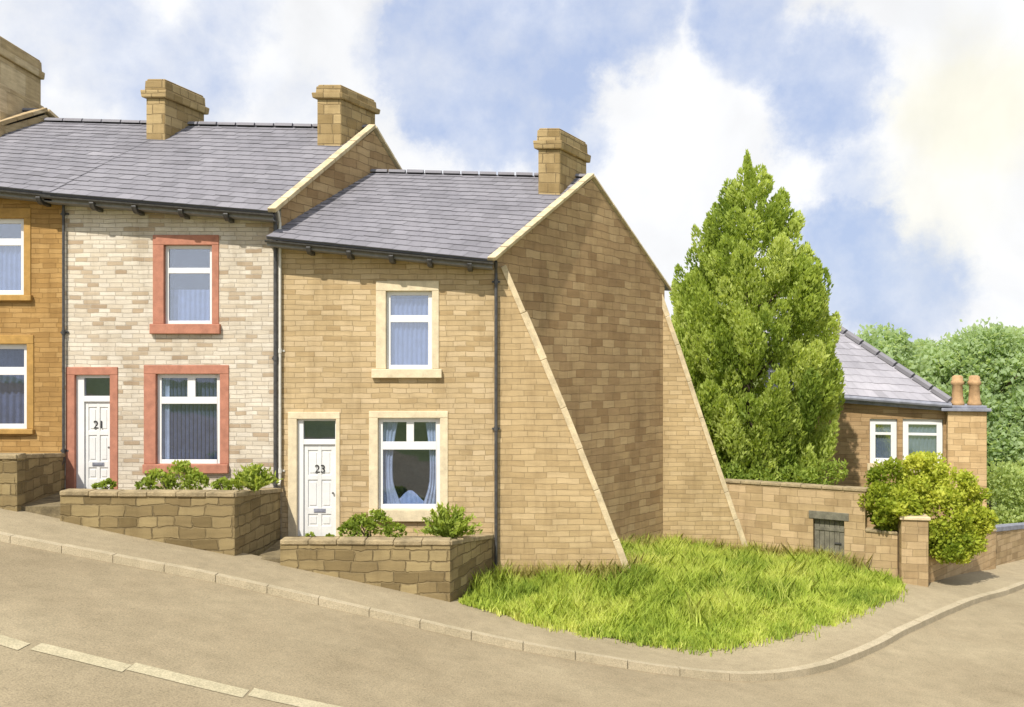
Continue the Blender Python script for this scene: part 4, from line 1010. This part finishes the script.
def blades(name, P, h, w, tint, mat, lean=.35):
    n=len(P); z=G(P[:,0],P[:,1])+bumpy(P[:,0],P[:,1])*.6-.02; a=rng.uniform(0,2*np.pi,n); b=rng.uniform(0,2*np.pi,n); l=lean*rng.uniform(.2,1,n)
    base=np.c_[P,z]; side=np.c_[np.cos(a),np.sin(a),np.zeros(n)]*w[:,None]*.5; dr=np.c_[np.cos(b)*l,np.sin(b)*l,np.ones(n)]; 
    mid=base+dr*h[:,None]*.55*np.array([.6,.6,1]); tip=base+dr*h[:,None]*np.array([1.35,1.35,1])
    v=np.stack([base-side,base+side,mid+side*.8,tip,mid-side*.8],1).reshape(-1,3)
    me=bpy.data.meshes.new(name); me.vertices.add(5*n); me.vertices.foreach_set('co',v.ravel()); me.loops.add(5*n); me.loops.foreach_set('vertex_index',np.arange(5*n)); me.polygons.add(n)
    me.polygons.foreach_set('loop_start',np.arange(0,5*n,5)); me.polygons.foreach_set('loop_total',np.full(n,5))
    at_=me.attributes.new('tint','FLOAT','FACE'); at_.data.foreach_set('value',np.clip(tint,0,1)); me.materials.append(mat); me.update()
    return link(name,me)
P=np.c_[rng.uniform(-1.4,10.4,150000),rng.uniform(-3.2,7,150000)]; P=P[inside(P,poly)]
pn=patch_noise(P[:,0],P[:,1])
# turf stays short next to the pavement, long by the walls
de=np.min(np.hypot(P[:,None,0]-ES[None,::2,0],P[:,None,1]-ES[None,::2,1]),1)
hh=(.10+.16*np.clip(de/1.5,0,1)+.09*np.clip(pn,0,1))*rng.uniform(.5,1.25,len(P)); ww=rng.uniform(.018,.036,len(P))
hh=hh*(.75+.9*np.clip(patch_noise(P[:,0]*1.7+3,P[:,1]*1.7)+.3,0,1)); tn=.45+.55*pn+rng.normal(0,.12,len(P))
TP=[];TH=[];TW=[];TT=[]
cen=P[rng.choice(len(P),520,replace=False)]
be=ES[rng.integers(2,58,150)]+rng.normal(0,.07,(150,2)); cen=np.r_[cen,be]
for k,c in enumerate(cen):
    edge_=k>=520; n=int(rng.integers(14,40)); r=rng.uniform(.05,.16); hgt=rng.uniform(.12,.22) if edge_ else rng.uniform(.26,.55)*np.clip(np.min(np.hypot(*(ES-c).T))/.9,.4,1)
    TP.append(c+rng.normal(0,r,(n,2))); TH.append(hgt*rng.uniform(.5,1.2,n)); TW.append(rng.uniform(.016,.03,n)); TT.append(np.clip(.5+.5*float(patch_noise(c[0],c[1]))+rng.normal(0,.25),0,1)+rng.normal(0,.07,n))
P=np.r_[P,np.concatenate(TP)]; hh=np.r_[hh,np.concatenate(TH)]; ww=np.r_[ww,np.concatenate(TW)]; tn=np.r_[tn,np.concatenate(TT)]
o=blades('grass',P,hh,ww,tn,M['grass'],.55); tag(o,'bright rough grass on the corner below the buttresses','grass',kind='stuff')
# taller, drier growth against the stonework
Q=[]
for (a,b,n) in (((-.3,-.12),(2.5,-.12),900),((2.6,.2),(2.9,.9),200),((1.0,1.4),(4.2,5.3),900),((4.4,5.8),(6.7,5.8),800),((7.0,6.0),(9.6,4.5),1100)):
    s=rng.uniform(0,1,n); Q.append(np.c_[a[0]+(b[0]-a[0])*s+rng.normal(0,.06,n), a[1]+(b[1]-a[1])*s-np.abs(rng.normal(0,.1,n))])
Q=np.concatenate(Q); o=blades('dry_grass',Q,rng.uniform(.2,.62,len(Q)),rng.uniform(.014,.03,len(Q)),rng.uniform(0,1,len(Q)),M['dry_grass'],.5)
tag(o,'dry brownish grass along the foot of the walls','grass',kind='stuff')
